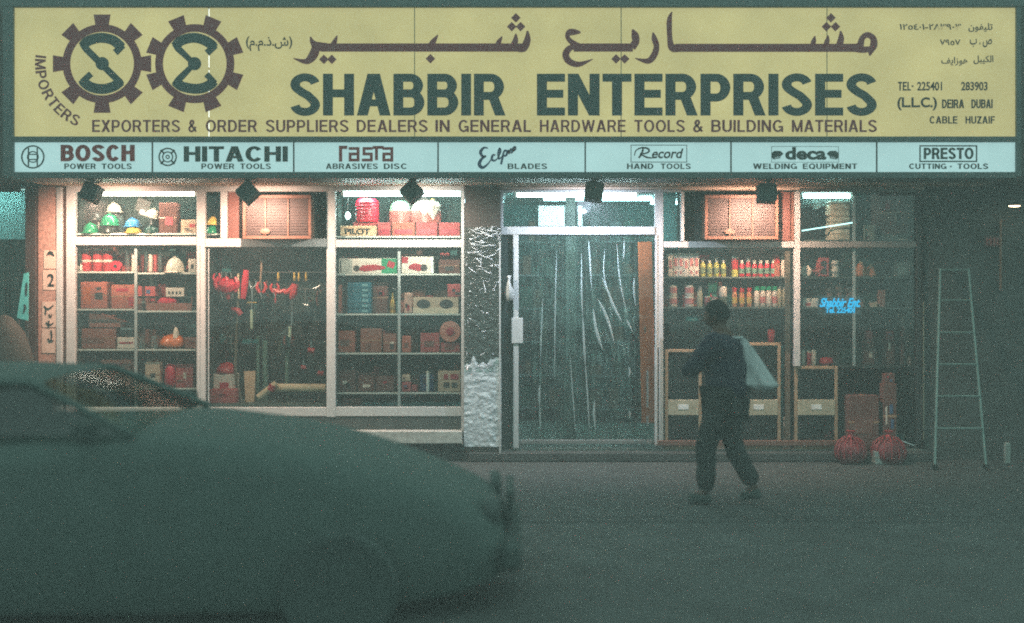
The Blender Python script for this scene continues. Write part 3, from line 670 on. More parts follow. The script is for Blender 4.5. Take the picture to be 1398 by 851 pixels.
# ---------------------------------------------------------------- display shelving
PK = [M('pack_rose', (168, 62, 62), .7, var=.25), M('pack_tan', (140, 80, 66), .8, var=.25), M('pack_teal', (40, 96, 92), .6, var=.25), M('pack_brown', (92, 62, 52), .8, var=.25)]
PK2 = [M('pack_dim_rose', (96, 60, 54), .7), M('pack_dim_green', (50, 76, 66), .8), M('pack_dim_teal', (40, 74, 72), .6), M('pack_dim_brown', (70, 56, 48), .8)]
m_glsh = GL('shelf_glass', tint=(244, 251, 248), gloss=.05, rough=.05, haze=.06)
def unit(label, x0, x1, ya, yb, shelves, ups, depth=.46, back=m_dteal, pack=None, smat=None):
    t = thing('display_shelves', label, 'shelves', (X((x0+x1)/2), .25, Z(yb)))
    if back: MB().box(X(x0), X(x1), depth, depth+.015, Z(yb), Z(ya)).build('back_panel', back, t, world=True)
    MB().box(X(x0)-.001, X(x0)+.008, .07, depth-.001, Z(yb), Z(ya)).build('side_panel', back or m_dteal, t, world=True)
    MB().box(X(x1)-.008, X(x1)+.001, .07, depth-.001, Z(yb), Z(ya)).build('side_panel', back or m_dteal, t, world=True)
    for s in shelves:
        a, b, y = s if isinstance(s, tuple) else (x0, x1, s)
        MB().box(X(a, .05)+.010, X(b, .05)-.010, .05, .062, Z(y+1.3, .05), Z(y-1.1, .05), .002).build('shelf_edging', smat or m_shelf, t, world=True)
        MB().box(X(a, .05)+.010, X(b, .05)-.010, .0625, depth-.002, Z(y-.3, .05), Z(y-1.1, .05)).build('glass_shelf', m_glsh, t, world=True)
    if pack:
        for s in shelves:
            a, b, y = s if isinstance(s, tuple) else (x0, x1, s)
            if y < 330 or y > 545: continue
            q4 = [MB() for _ in range(4)]; xx = X(a, .05)+.02
            while xx < X(b, .05)-.06:
                w_ = random.uniform(.05, .15); w_ = min(w_, X(b, .05)-.02-xx); h_ = random.uniform(.10, .27)
                q4[random.randrange(4)].box(xx, xx+w_, depth-.14, depth-.02, Z(y-1.1, .05)+.001, Z(y-1.1, .05)+h_, .004); xx += w_+.008
            for q_, mt in zip(q4, pack):
                if q_.v: stuff(q_.build('packed_stock', mt, t, world=True))
    for u, a, b in ups:
        MB().box(X(u, .04)-.014, X(u, .04)+.014, .034, .048, Z(b, .04), Z(a, .04), .002).build('upright', m_white, t, world=True)
    return t
unit('shelving in the leftmost window holding red tins, cartons and an orange bag', 104, 269.5, 262, 556, [319.5, (104, 185, 372), (186, 269.5, 373.5), (104, 185, 423), (186, 269.5, 425.5), 478, (186, 269.5, 531), (104, 185, 533)], [(185.5, 335, 556)], pack=PK)
unit('small upper display shelf with yellow and green hats beside the tan cooler', 281, 302, 262, 326, [320], [])
unit('shelving in the third window holding the PILOT box and saw cartons', 458.5, 630, 261, 555.5, [323.5, 375, 429.5, 483, 537], [(545, 338, 555.5)], pack=PK)
unit('shelving behind the window right of the door with two rows of bottles and tins', 905, 1083, 338.5, 476, [379, 420.5], [], pack=PK, smat=M('dark_shelf', (90, 98, 92), .6))
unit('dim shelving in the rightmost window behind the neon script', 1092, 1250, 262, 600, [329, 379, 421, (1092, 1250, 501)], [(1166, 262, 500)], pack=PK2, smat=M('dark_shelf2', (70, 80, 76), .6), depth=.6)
tb = thing('tool_board', 'dark teal board behind the hanging red tools', 'board', (X(364), .7, Z(560)))
MB().box(X(281), X(446), .48, .50, Z(556), Z(330)).build('board', M('tool_board_teal', (26, 44, 42), .8, var=.35, scale=5), tb, world=True)
MB().box(X(281), X(446), .03, .47, Z(556), Z(552)).build('floor_board', M('display_floor', (80, 92, 86), .8), tb, world=True)
MB().box(X(281), X(446), .41, .47, Z(337), Z(333)).build('top_board', m_dteal, tb, world=True)
for sx in (282, 446): MB().box(X(sx)-.004, X(sx)+.004, .05, .47, Z(552)+.001, Z(337)-.001).build('side_board', m_dteal, tb, world=True)
for y_ in (372, 395): MB().tube([(X(285, .2), .2, Z(y_, .2)), (X(444, .2), .2, Z(y_, .2))], .006).build('hanging_rail', m_dmet, tb, world=True)
MB().box(X(905), X(1083), .62, .635, z0s, Z(476)).build('low_backdrop', m_dteal, bld, world=True)
bp2 = MB().box(X(934), X(1080), .45, .47, Z(338), Z(255)).build('cooler_backdrop', m_dteal, bld, world=True)
bp3 = MB().box(X(311), X(446), .45, .47, Z(333), Z(255)).build('cooler_backdrop', m_dteal, bld, world=True)
bp4 = MB().box(X(905), X(933), .50, .52, Z(338), Z(255)).build('cooler_backdrop', m_teal, bld, world=True)
MB().box(X(1092), X(1250), .60, .615, z0s, Z(262)).build('low_backdrop', m_dteal, bld, world=True)

# fluorescent tubes
def tube(x0, x1, py, Y, label, mat, rz=0, grp=None):
    t = thing('fluorescent_lamp', label, 'lamp', (X((x0+x1)/2, Y), Y, Z(py, Y)))  # also makes the stand-in for the tube reflection in the rightmost window
    a, b, z = X(x0, Y), X(x1, Y), Z(py, Y)
    MB().tube([(a, Y, z), (b, Y, z)], .020, 12).build('tube', mat, t, world=True)
    MB().box(a-.02, b+.02, Y+.022, Y+.06, z+.004, z+.04, .004).build('batten', m_white, t, world=True)
    MB().box(a-.028, a-.001, Y-.022, Y+.022, z-.022, z+.022, .004).box(b+.001, b+.028, Y-.022, Y+.022, z-.022, z+.022, .004).build('end_cap', m_white, t, world=True)
    return t
tube(136, 266, 264.8, .10, 'glowing fluorescent tube above the green hard hats in the leftmost window', m_tubeW)
tube(470, 628, 265.5, .10, 'glowing fluorescent tube above the PILOT box', m_tubeC)
tube(706, 868, 266.5, .16, 'glowing fluorescent tube in the pane over the glass door', m_tubeC)
tube(1096, 1160, 268, .30, 'short glowing tube standing in for a tube reflection in the rightmost window', EM('tube_reflection_glow', (206, 252, 250), 9))  # added glowing tube in place of a reflection in the glass
for i, (xa, yy, lab) in enumerate(((-1.3, 1.6, 'ceiling fluorescent lamp inside the shop left of the door'), (.35, 1.3, 'ceiling fluorescent lamp inside the shop straight behind the door'), (1.6, 1.8, 'ceiling fluorescent lamp inside the shop behind the bottle shelves'))):
    t = thing('ceiling_lamp', lab, 'lamp', (xa+.6, yy, 2.74))
    MB().tube([(xa, yy, 2.69), (xa+1.2, yy, 2.69)], .02, 10).build('tube', m_tubeI, t, world=True)
    MB().box(xa-.03, xa+1.23, yy-.05, yy+.05, 2.725, 2.775, .006).build('batten', m_white, t, world=True)

# floodlights hanging from the canopy
m_cast = M('cast_dark_green_metal', (66, 84, 80), .6, var=.2, scale=20)
def flood(px, py, ang, label, power, rgb, w_=.165):
    Y = -.74; x, z = X(px, Y), Z(py, Y)
    t = thing('floodlight', label, 'floodlight', (x, Y, z))
    b = MB().box(-w_/2, w_/2, -.05, .035, -w_/2, w_/2, .014)
    for k in range(5): b.box(-w_/2+.02+k*.034, -w_/2+.028+k*.034, -.068, -.051, -w_/2+.02, w_/2-.02)
    for (p_, q_) in (((-w_/2, w_/2), (w_/2-.009, w_/2)), ((-w_/2, w_/2), (-w_/2, -w_/2+.009))): b.box(p_[0], p_[1], .0355, .065, q_[0], q_[1])
    for s_ in (-1, 1): b.box(s_*(w_/2-.009), s_*w_/2, .0355, .065, -w_/2+.0095, w_/2-.0095)
    b.rot('Y', ang).rot('X', R(-12)); b.build('housing', m_cast, t)
    MB().box(-w_/2+.012, w_/2-.012, .036, .042, -w_/2+.012, w_/2-.012).rot('Y', ang).rot('X', R(-12)).build('lens', EM('flood_lens_%d' % px, rgb, 2.5), t)
    ld_ = bpy.data.lights.new('flood_beam', 'SPOT'); ld_.energy = power; ld_.color = lin(rgb); ld_.spot_size = R(156); ld_.spot_blend = .7; ld_.shadow_soft_size = .025
    lo = bpy.data.objects.new('flood_beam', ld_); COL.objects.link(lo); lo.parent = t
    dv_ = Vector((0, math.cos(R(50)), -math.sin(R(50)))); lo.location = dv_*.10; lo.rotation_euler = dv_.to_track_quat('-Z', 'Y').to_euler()
    zt_ = zl1-.006-z
    MB().tube([(.0, -.02, .06), (.012, -.01, zt_*.6), (.012, 0, zt_)], .014, 8).box(-.025, .045, -.03, .03, zt_-.018, zt_, .004).build('bracket', m_cast, t)
    MB().tube([(.012, 0, zt_*.7), (.07, .02, zt_*.8), (.09, .04, zt_)], .006, 6).build('cable', m_dmet, t)
    return t
WARM = (255, 206, 180)
flood(124, 263, R(20), 'dark floodlight hanging before the green hard hats, leftmost of the five', 66, WARM)
flood(338, 263, R(45), 'diamond-tilted floodlight hanging at the left corner of the first tan cooler', 56, WARM)
flood(562, 262, R(45), 'diamond-tilted floodlight hanging before the tube over the PILOT box', 50, (236, 222, 208))
flood(811, 262, R(8), 'square floodlight hanging before the tube over the glass door', 54, (206, 216, 236), .17)
flood(1047, 264, R(2), 'square floodlight hanging before the right corner of the second tan cooler', 60, WARM, .17)

# ---------------------------------------------------------------- glass door
dr = thing('glass_door', 'aluminium framed glass shop door with a fanlight and pull handles', 'door', (X(800), 0, z0s))
post(dr, 683, 687, 259.5, 322); post(dr, 893.5, 905, 259, 475, mat=m_white); post(dr, 899, 905, 475, 606)
rail(dr, 687, 893.5, 259.5, 263); rail(dr, 684, 893.5, 310, 320.8, -.05, .028)
post(dr, 700.5, 708, 321, 611, -.045, .02, name='stile'); post(dr, 893.5, 897, 321, 608, -.045, .02, name='stile')
rail(dr, 708, 893, 600.5, 606, -.02, .02, mat=m_dimf, name='bottom_rail')
MB().box(X(685), X(700), .0, .03, z0s, Z(321)).build('side_panel', m_dteal, dr, world=True)
pane(dr, 687, 893.5, 263, 310); pane(dr, 708, 893.5, 321, 600.5)
MB().box(X(698, -.05), X(714, -.05), -.06, -.046, Z(469, -.05), Z(434, -.05), .004).build('push_plate', m_white, dr, world=True)
for a, b, c in ((884, 506, 556), (884, 568, 582)): MB().tube([(X(a, -.08), -.08, Z(b, -.08)), (X(a, -.08), -.08, Z(c, -.08))], .011, 10).build('pull_handle', M('chrome', (220, 226, 228), .15, metal=.9), dr, world=True)
MB().tube([(X(896, -.09), -.09, Z(449, -.09)), (X(896, -.09), -.09, Z(606, -.09))], .011, 8).build('door_bar', m_white, dr, world=True)
bg_ = MB().lathe([(.0, .0), (.03, .01), (.045, .08), (.03, .17), (.012, .22), (.02, .25)], (0, 0, 0), 14).jitter(.02, 22, 4)
o = bg_.build('tied_bag', M('white_bag_plastic', (176, 180, 178), .3, var=.1), None, 180); o.location = (X(695, -.08), -.085, Z(412, -.08))
tag(o, 'small white knotted bag hanging on the door jamb above the push plate', 'bag')

# plastic strip curtain hanging inside the door
cu = thing('strip_curtain', 'clear plastic strip curtain hanging inside the glass door', 'curtain', (X(800), .2, z0s))
m_strip = GL('clear_strip', tint=(226, 238, 234), gloss=.17, rough=.10, bump=.8, bscale=9, stretch=(3.5, 3.5, .5), haze=.006, hcol=(150, 180, 176))
for i in range(12):
    x0 = X(724+i*14.2, .2); wd_ = .125; yy = .16+(i % 2)*.022; sd = i*3.7
    def fn(u, v, x0=x0, sd=sd, yy=yy, i=i):
        z = z0s+.03+(Z(322, .2)-z0s-.03)*v; x = x0+wd_*u
        fold = .02*math.sin(u*7+sd)+.02*noise.noise(Vector((x*16, z*1.1, sd)))
        k = math.exp(-((z-1.35)/.42)**2) if i >= 6 else .15
        fold += k*.09*noise.noise(Vector((x*9+z*4.5, z*3.2-x*5, 2.2)))
        return (x+.035*math.sin(z*1.3+sd)*(1-v), yy+fold, z)
    MB().grid(fn, 8, 46).build('strip', m_strip, cu, 180, world=True)
MB().tube([(X(712, .2), .17, Z(321, .2)), (X(893, .2), .17, Z(321, .2))], .012).build('curtain_rod', m_dmet, cu, world=True)
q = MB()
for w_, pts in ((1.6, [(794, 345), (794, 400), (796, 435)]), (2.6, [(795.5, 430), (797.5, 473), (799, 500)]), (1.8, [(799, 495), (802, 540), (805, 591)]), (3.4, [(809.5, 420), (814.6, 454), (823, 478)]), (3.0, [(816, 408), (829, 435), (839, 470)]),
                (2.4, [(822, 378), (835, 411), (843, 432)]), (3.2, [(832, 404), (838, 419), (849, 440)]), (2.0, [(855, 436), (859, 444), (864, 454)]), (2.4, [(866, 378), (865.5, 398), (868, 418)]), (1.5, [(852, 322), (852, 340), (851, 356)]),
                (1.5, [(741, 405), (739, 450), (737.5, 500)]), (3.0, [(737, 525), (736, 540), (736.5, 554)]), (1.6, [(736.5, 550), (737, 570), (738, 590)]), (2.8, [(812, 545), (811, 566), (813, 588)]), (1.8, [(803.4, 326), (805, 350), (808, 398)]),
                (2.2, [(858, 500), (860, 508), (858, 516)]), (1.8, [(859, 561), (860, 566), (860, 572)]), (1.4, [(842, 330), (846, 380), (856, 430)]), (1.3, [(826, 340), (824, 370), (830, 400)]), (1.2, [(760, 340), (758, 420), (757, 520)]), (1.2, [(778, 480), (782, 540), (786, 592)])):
    q2_ = MB(); glint_strip(q2_, pts, .09, w_*1.25); q2_.build('film_glint', m_glint, cu, world=True)  # highlights on the curtain folds, put in as white strips
# what can be made out behind the door
ic = thing('inner_column', 'pale green square column standing inside the shop behind the door', 'column', (X(781, .8), .8, z0s))
MB().box(X(772, .75), X(786, .75), .75, .86, z0s, 2.77, .006).build('shaft', M('pale_green_paint', (96, 112, 106), .7, var=.1), ic, world=True)
oc = thing('brown_post', 'tall orange brown door leaf edge standing inside the right door jamb', 'post', (X(884, .1), .12, z0s))
MB().box(X(874, .1), X(893, .1), .10, .14, z0s+.25, Z(330, .1), .004).rot('Y', R(-1.2), (X(884, .1), .12, 1.2)).build('leaf', M('orange_wood', (196, 104, 56), .5, var=.3, stretch=(1, 1, .15), scale=14), oc, world=True)
for a, b, c, d, lab in ((735, 771, 281, 309, 'pale square board inside the fanlight over the door, left of the column'), (789, 795, 281, 309, 'narrow pale board inside the fanlight over the door, right of the column')):
    t = thing('hanging_board', lab, 'board', (X((a+b)/2, .5), .5, Z(d, .5)))
    MB().box(X(a, .5), X(b, .5), .5, .52, Z(d, .5), Z(c, .5), .003).build('panel', M('pale_panel', (206, 226, 222), .6), t, world=True)
    MB().box(X(a, .5)+.02, X(a, .5)+.026, .51, .515, Z(c, .5)+.001, 2.76).build('cord', m_dmet, t, world=True)
# interior racks seen dimly behind the curtain
for j, (a, b, Y, lab) in enumerate(((690, 768, 2.4, 'tall dim goods rack deep inside the shop, left of the pale column'), (800, 870, 2.2, 'tall dim goods rack deep inside the shop, right of the pale column'))):
    t = thing('goods_rack', lab, 'rack', (X((a+b)/2, Y), Y, z0s))
    for s in (a, b): MB().box(X(s, Y)-.02, X(s, Y)+.02, Y, Y+.4, z0s, 2.3).build('upright', m_dmet, t, world=True)
    stk = [MB() for _ in range(4)]
    for k in range(6):
        z = z0s+.15+k*.40; MB().box(X(a, Y)+.021, X(b, Y)-.021, Y, Y+.4, z, z+.02).build('shelf', m_dimf, t, world=True)
        x = X(a, Y)+.05
        while x < X(b, Y)-.12:
            w_ = random.uniform(.06, .14); h_ = random.uniform(.1, .3)
            stk[random.randrange(4)].box(x, x+w_, Y+.03, Y+.25, z+.021, z+.02+h_, .005); x += w_+.02
    for q_, mt in zip(stk, (M('stock_green', (34, 74, 60), .6), M('stock_brown', (110, 78, 60), .7), M('stock_grey', (84, 96, 94), .6), M('stock_red', (84, 50, 46), .6))):
        if q_.v: stuff(q_.build('packed_stock', mt, t, world=True))

# ---------------------------------------------------------------- goods on the shelves
def zs(y): return Z(y-1.1, .05)+.001
def zt_(y, Y): return Z(y, Y)
KR = [M('carton_terracotta', (178, 98, 80), .8, var=.15, scale=7), M('carton_brown', (146, 90, 76), .8, var=.15, scale=7), M('carton_pale', (200, 174, 150), .8, var=.1, scale=7),
      M('carton_dark', (104, 64, 56), .8, var=.2, scale=7), M('carton_rose', (176, 78, 78), .8, var=.15, scale=7)]
m_tape = M('packing_tape', (168, 128, 100), .3, var=.1); m_card = M('white_card', (222, 210, 196), .6, var=.06, scale=12)
m_rp = M('red_print', (170, 40, 56), .5, var=.15, scale=22); m_dp = M('dark_print', (60, 54, 54), .5, var=.1)
m_cr = M('crimson_plastic', (196, 32, 58), .35, var=.12); m_rd = M('red_plastic', (178, 38, 44), .4, var=.12)
m_gn = M('green_shell', (16, 128, 88), .25, var=.06, coat=.4); m_bl = M('blue_shell', (64, 138, 190), .25, var=.06, coat=.4)
m_yl = M('yellow_shell', (214, 178, 84), .3, var=.08, coat=.3); m_wh = M('white_shell', (224, 216, 200), .3, var=.05, coat=.3)
m_dk = M('black_shell', (28, 40, 38), .35, var=.1, coat=.3); m_tealp = M('teal_pack', (30, 108, 108), .5, var=.2)
m_or = M('orange_film', (220, 112, 46), .25, var=.25, scale=20, coat=.5); m_clr = GL('jar_clear', gloss=.12, rough=.05, haze=.12)
m_chr = M('tool_steel', (190, 196, 196), .25, metal=.8); m_brs = M('brass', (200, 160, 80), .3, metal=.6)
m_crm = M('cream_roll', (212, 190, 158), .7, var=.12, scale=20, stretch=(.3, 1, 1))
def dims(x0, x1, yt, zb, Y, yb=None):
    xc = X((x0+x1)/2, Y); w_ = abs(x1-x0)*m(Y)
    h = Z(yt, Y)-zb; return xc, w_, max(h, .012)
def carton(label, x0, x1, yt, zb, Y=.10, mat=0, d=None, prt=None, tape=True, group=None, tilt=0, cat='carton', name='carton', mt=None):
    xc, w_, h = dims(x0, x1, yt, zb, Y); d = d or min(max(w_*.8, .08), .3)
    t = thing(name, label, cat, (xc, Y, zb), group)
    b = MB().box(-w_/2, w_/2, 0, d, 0, h, .004)
    b.rot('Y', tilt) if tilt else 0
    b.build('carton_body' if cat == 'carton' else 'box_body', mt or KR[mat], t)
    if tape and w_ > .1:
        q = MB().box(-w_/2-.001, w_/2+.001, -.0015, .002, h*.49, h*.53).box(-.016, .016, .001, d-.002, h-.001, h+.0015); q.rot('Y', tilt) if tilt else 0; q.build('tape', m_tape, t)
    if prt is None and w_ > .07:
        pr_ = random.Random(label); prt = []
        for k in range(pr_.choice((1, 2, 2, 3))):
            a = .08+pr_.random()*.5; c = .08+pr_.random()*.55
            prt.append((pr_.choice((m_rp, m_dp, M('faded_print', (120, 76, 66), .7), m_card, M('blue_print', (60, 90, 130), .6))), [(a, min(a+.12+pr_.random()*.35, .94), c, min(c+.08+pr_.random()*.22, .94))]))
    if prt:
        for (pm, rects) in prt:
            q = MB()
            for k, (a, b_, c, e) in enumerate(rects): q.box(-w_/2+a*w_, -w_/2+b_*w_, -.003-k*.0004, .001, c*h, e*h)
            q.rot('Y', tilt) if tilt else 0; q.build('printing', pm, t)
    t.rotation_euler.z = random.uniform(-.07, .07) if not prt else 0
    return t
def hat(label, px, yt, wpx, zb, Y=.14, mat=None, tilt=0, hf=1.0, flip=False, group='safety hats in the shop windows'):
    r = wpx*m(Y)/2; t = thing('hard_hat', label, 'hard hat', (X(px, Y), Y, zb), group)
    pr = [(r*.86, 0), (r*.86, .01), (r*.83, r*.35*hf), (r*.72, r*.7*hf), (r*.5, r*.95*hf), (r*.25, r*1.08*hf), (0, r*1.12*hf)]
    a = MB().lathe(pr, (0, 0, 0), 24, sx=.95, sy=1.15); b = MB().lathe([(r*.84, -.001), (r*1.02, .0), (r*1.03, .006), (r*.86, .012)], (0, 0, 0), 24, sx=.97, sy=1.25)
    c = MB().tube([(0, -r*.9, r*.4*hf), (0, -r*.5, r*1.0*hf), (0, 0, r*1.15*hf), (0, r*.5, r*1.0*hf)], [.006, .010, .010, .006], 6)
    for q in (a, b, c):
        if flip: q.rot('X', math.pi, (0, 0, r*.5))
        if tilt: q.rot('Y', tilt)
    a.build('shell', mat, t); b.build('brim', mat, t); c.build('crest', mat, t); return t
def tin(label, px, yt, wpx, zb, Y=.12, mat=None, cap=None, group=None, band=None, name='tin', cat='tin'):
    xc, w_, h = dims(px-wpx/2, px+wpx/2, yt, zb, Y); r = w_/2
    t = thing(name, label, cat, (xc, Y+r, zb), group)
    MB().lathe([(r*.94, 0), (r, .004), (r, h*.9), (r*.94, h*.93)], n=16).build('can_body', mat, t)
    MB().lathe([(r*.97, h*.9), (r*.99, h*.93), (r*.99, h*.99), (r*.9, h), (0, h*.985)], n=16).build('lid', cap or m_white, t)
    if band: MB().lathe([(r+.0012, h*band[1]), (r+.0012, h*band[2])], n=16).build('paper_band', band[0], t)
    return t
def bottle(label, px, yt, wpx, zb, Y=.12, mat=None, cap=None, group=None, neck=.4, name='bottle', band=None):
    xc, w_, h = dims(px-wpx/2, px+wpx/2, yt, zb, Y); r = w_/2
    t = thing(name, label, 'bottle', (xc, Y+r, zb), group)
    MB().lathe([(r*.9, 0), (r, .004), (r, h*.62), (r*.85, h*.70), (r*neck, h*.78), (r*neck, h*.82)], n=14).build('bottle_body', mat, t)
    MB().lathe([(r*neck*1.15, h*.80), (r*neck*1.15, h*.98), (r*neck*.9, h), (0, h)], n=12).build('cap', cap or m_wh, t)
    if band: MB().lathe([(r+.0012, h*.18), (r+.0012, h*.5)], n=14).build('label', band, t)
    return t

# leftmost window, top display
Z1 = zs(319.5)
hat('green hard hat standing lowest at the left end of the leftmost window', 124, 291, 26, Z1, .12, m_gn)
hat('bright green hard hat sitting on dark hats beside the leftmost floodlight', 150, 286, 30, Z1+.075, .16, m_gn)
hat('black hard hat under the bright green one in the leftmost window', 150, 300, 31, Z1, .16, m_dk)
hat('black visored hat on the stack right behind the leftmost floodlight', 131, 275, 26, Z1+.13, .24, m_dk)
tin('dark upright drum carrying the black visored hat at the left end', 131, 292, 20, Z1, .24, m_dk, m_dk, name='drum', cat='drum')
hat('white domed hat high behind the bright green hard hat', 156, 267, 24, Z1+.22, .30, m_wh)
tin('grey drum carrying the white domed hat behind the green ones', 156, 292, 19, Z1, .30, M('grey_drum', (80, 100, 96), .6), m_dk, name='drum', cat='drum')
hat('yellow hard hat lying upturned under the blue one', 183, 306, 26, Z1+.0, .12, m_yl, hf=.7)
hat('sky blue hard hat perched on the yellow one', 181, 291, 25, Z1+.06, .13, m_bl, hf=.9)
hat('white hard hat tilted high on the stack left of the tall brown box', 207, 276, 22, Z1+.16, .15, m_wh, tilt=.35)
hat('dark green hard hat beneath the tilted white one', 207, 302, 24, Z1+.0, .13, M('dark_green_shell', (24, 62, 54), .35), hf=.8)
tin('dark stand drum under the tilted white hard hat', 206, 290, 16, Z1, .24, m_dk, m_dk, name='drum', cat='drum')
carton('tall brown box standing between the white hat and the small beige box', 217, 241, 277, Z1, .12, 3, prt=None)
carton('small beige box at the right end of the hard hat display', 247, 268, 300, Z1, .12, 2)
hat('green hard hat alone in the narrow pane beside the tan cooler', 290, 302, 22, zs(320), .12, m_gn)
hat('yellow hard hat resting on the green one in the narrow pane', 291, 288, 21, zs(320)+.085, .12, m_yl)
# first row
Z2 = zs(372)
for i, px in enumerate((115, 131, 145)):
    for j in range(2):
        tin('red tin with pale band, %s of three, %s layer, in the leftmost window' % (('left', 'middle', 'right')[i], ('lower', 'upper')[j]), px, 353 if j == 0 else 337.5, 15 if i < 1 else 13.5, Z2+j*.118, .12, M('tin_red', (186, 56, 62), .35, objvar=.12), M('tin_lid_red', (150, 54, 56), .4), 'stacked red tins in the leftmost window', (m_card, .72, .9))
bottle('bright white squeeze bottle at the left edge of the red tins', 108, 359, 7, Z2, .075, m_wh, m_wh)
rl = thing('cable_reel', 'round crimson reel on edge right of the red tins', 'reel', (X(160.5, .14), .14, Z2))
r_ = 7.2*m(.14); MB().lathe([(.2*r_, 0), (r_, .002), (r_, .012), (r_*.7, .014), (r_*.7, .05), (r_, .052), (r_, .06), (.2*r_, .062)], (0, 0, r_), 20, 'y').build('reel_body', m_cr, rl)
MB().lathe([(.0, .062), (r_*.3, .063), (r_*.28, .07), (0, .071)], (0, 0, r_), 12, 'y').build('hub', m_dk, rl)
for k, (px, w_, mt) in enumerate(((173, 6, m_clr), (181.5, 5, m_card), (193, 5, KR[4]), (199, 4.5, m_clr), (205, 6, m_card), (211.5, 5, KR[4]), (217.5, 5, m_clr))):
    tin(['clear tube right of the crimson reel', 'pale tube against the left side of the thin upright', 'rosy tube just right of the thin upright', 'clear tube second right of the thin upright', 'pale tube in the middle of the tube row', 'rosy tube left of the last clear tube', 'clear tube next to the white hard hat on the shelf'][k], px, 341+(k % 3)*2, w_, Z2-.001, .13, mt, m_dimf, name='packing_tube', cat='tube')
hat('large cream hard hat on the first shelf over the red pack', 239, 349, 30, zs(373.5), .12, m_wh, hf=1.25)
carton('small cream box at the right end beside the large cream hard hat', 257, 268, 354, zs(373.5), .10, 2, cat='box', name='small_box', mt=m_card, tape=False, prt=[(m_dp, [(.35, .65, .3, .6)])])
# second row
Z3 = zs(423); Z3r = zs(425.5)
carton('terracotta carton with dark print at the left of the second row', 109, 146, 385, Z3, .10, 0, prt=[(m_dp, [(.55, .85, .35, .6), (.6, .8, .7, .8)]), (M('orange_print', (196, 98, 50), .6), [(.12, .4, .15, .8)])])
carton('terracotta carton with red print against the thin upright', 152, 183.5, 389, Z3, .11, 0, prt=[(m_rp, [(.2, .75, .72, .85), (.75, .95, .1, .5)])])
carton('flat rose box on the second row just right of the upright', 188, 212, 391, Z3r+.12, .18, 4, tape=False)
carton('dark carton underneath the flat rose box', 188, 212, 404, Z3r, .18, 3)
oc_ = thing('open_carton', 'open tan carton with a crimson pack inside, on the second row', 'carton', (X(231, .10), .10, Z3r))
xa, xb = X(200, .1)-X(231, .1), X(262, .1)-X(231, .1)
MB().box(xa, xb, 0, .012, 0, .075).box(xa, xa+.012, .013, .24, 0, .135).box(xb-.012, xb, .013, .24, 0, .135).box(xa, xb, .241, .252, 0, .135).build('carton_body', KR[1], oc_)
o = MB().box(-.115, .07, .02, .20, 0, .125, .03).jitter(.012, 14, 2).build('crimson_pack', m_cr); o.location = (X(228, .1), .105, Z3r+.003); tag(o, 'crimson plastic pack lying in the open tan carton', 'pack')
carton('small cream packet with dotted print on top of the open carton', 226, 251, 393, Z3r+.137, .13, 2, cat='box', name='small_box', mt=m_card, tape=False, prt=[(m_dp, [(.15, .25, .3, .6), (.35, .45, .3, .6), (.55, .65, .3, .6), (.75, .85, .3, .6)])])
o = MB().box(-.1, .1, 0, .03, 0, .20, .03).jitter(.02, 9, 7).build('teal_bag', m_tealp, None); o.location = (X(247, .3), .32, Z3r); tag(o, 'teal plastic bag standing behind the cream packet', 'bag')
# third row
Z4 = zs(478)
carton('wide brown carton filling the left of the third row', 104.8, 158, 449, Z4, .12, 1, prt=[(M('faded_print', (120, 76, 66), .7), [(.15, .7, .3, .55)])])
cw = thing('carton', 'brown carton with a sloping open lid on top of the wide one', 'carton', (X(142, .14), .14, Z4+.215))
MB().prism([(-.15, 0), (.16, 0), (.17, .045), (-.02, .125), (-.15, .14)], 0, .2).build('carton_body', KR[1], cw)
MB().prism([(-.03, .13), (.175, .047), (.2, .052), (-.02, .142)], -.004, .2).build('lid_flap', KR[0], cw)
carton('pale pink box with a red stripe beside the wide brown carton', 160, 184, 461, Z4, .10, 2, mt=m_card, cat='box', name='small_box', tape=False, prt=[(m_rp, [(.1, .9, .45, .6)])])
carton('black box with a silver edge on the pale pink box', 163, 182, 447, Z4+.125, .12, 3, mt=m_dk, cat='box', name='small_box', tape=False, prt=[(m_chr, [(.1, .9, .75, .9)])])
for k, (px, lab) in enumerate(((192, 'clear jar just right of the upright in the third row'), (209, 'clear jar left of the orange bag'))): tin(lab, px, 459, 9, Z4, .12, m_clr, m_dimf, name='jar', cat='jar')
o = MB().lathe([(.0, 0), (.10, .0), (.125, .03), (.12, .08), (.08, .12), (.03, .14), (0, .145)], n=22).jitter(.035, 13, 3).build('orange_bag', m_or, None, 180); o.location = (X(234, .16), .2, Z4); tag(o, 'crinkled orange plastic bag shining on the third row', 'bag')
o = MB().lathe([(0, 0), (.03, 0), (.028, .06), (.012, .1), (0, .11)], n=12).jitter(.01, 20).build('twisted_neck', M('bag_film', (240, 220, 200), .12, coat=1), bpy.data.objects['orange_bag']); o.location = (.05, -.05, .11)
carton('low brown carton behind the orange bag at the right end of the third row', 252, 268, 461, Z4, .15, 1)
# bottom row
Z5 = zs(532)
carton('rounded brown carton half hidden behind the car, bottom row', 138, 178, 492, Z5, .14, 1, prt=[(m_rp, [(.35, .7, .8, .9)])])
carton('beige box left of the crimson bag on the bottom row', 198, 218, 495, Z5, .12, 2)
o = MB().box(-.055, .055, 0, .14, 0, .235, .03).jitter(.02, 12, 9).build('crimson_bag', m_cr, None, 180); o.location = (X(230, .1), .12, Z5); tag(o, 'crimson upright bag on the bottom row of the leftmost window', 'bag')
carton('dull rose box at the right end of the bottom row', 240, 264, 498, Z5, .14, 4)

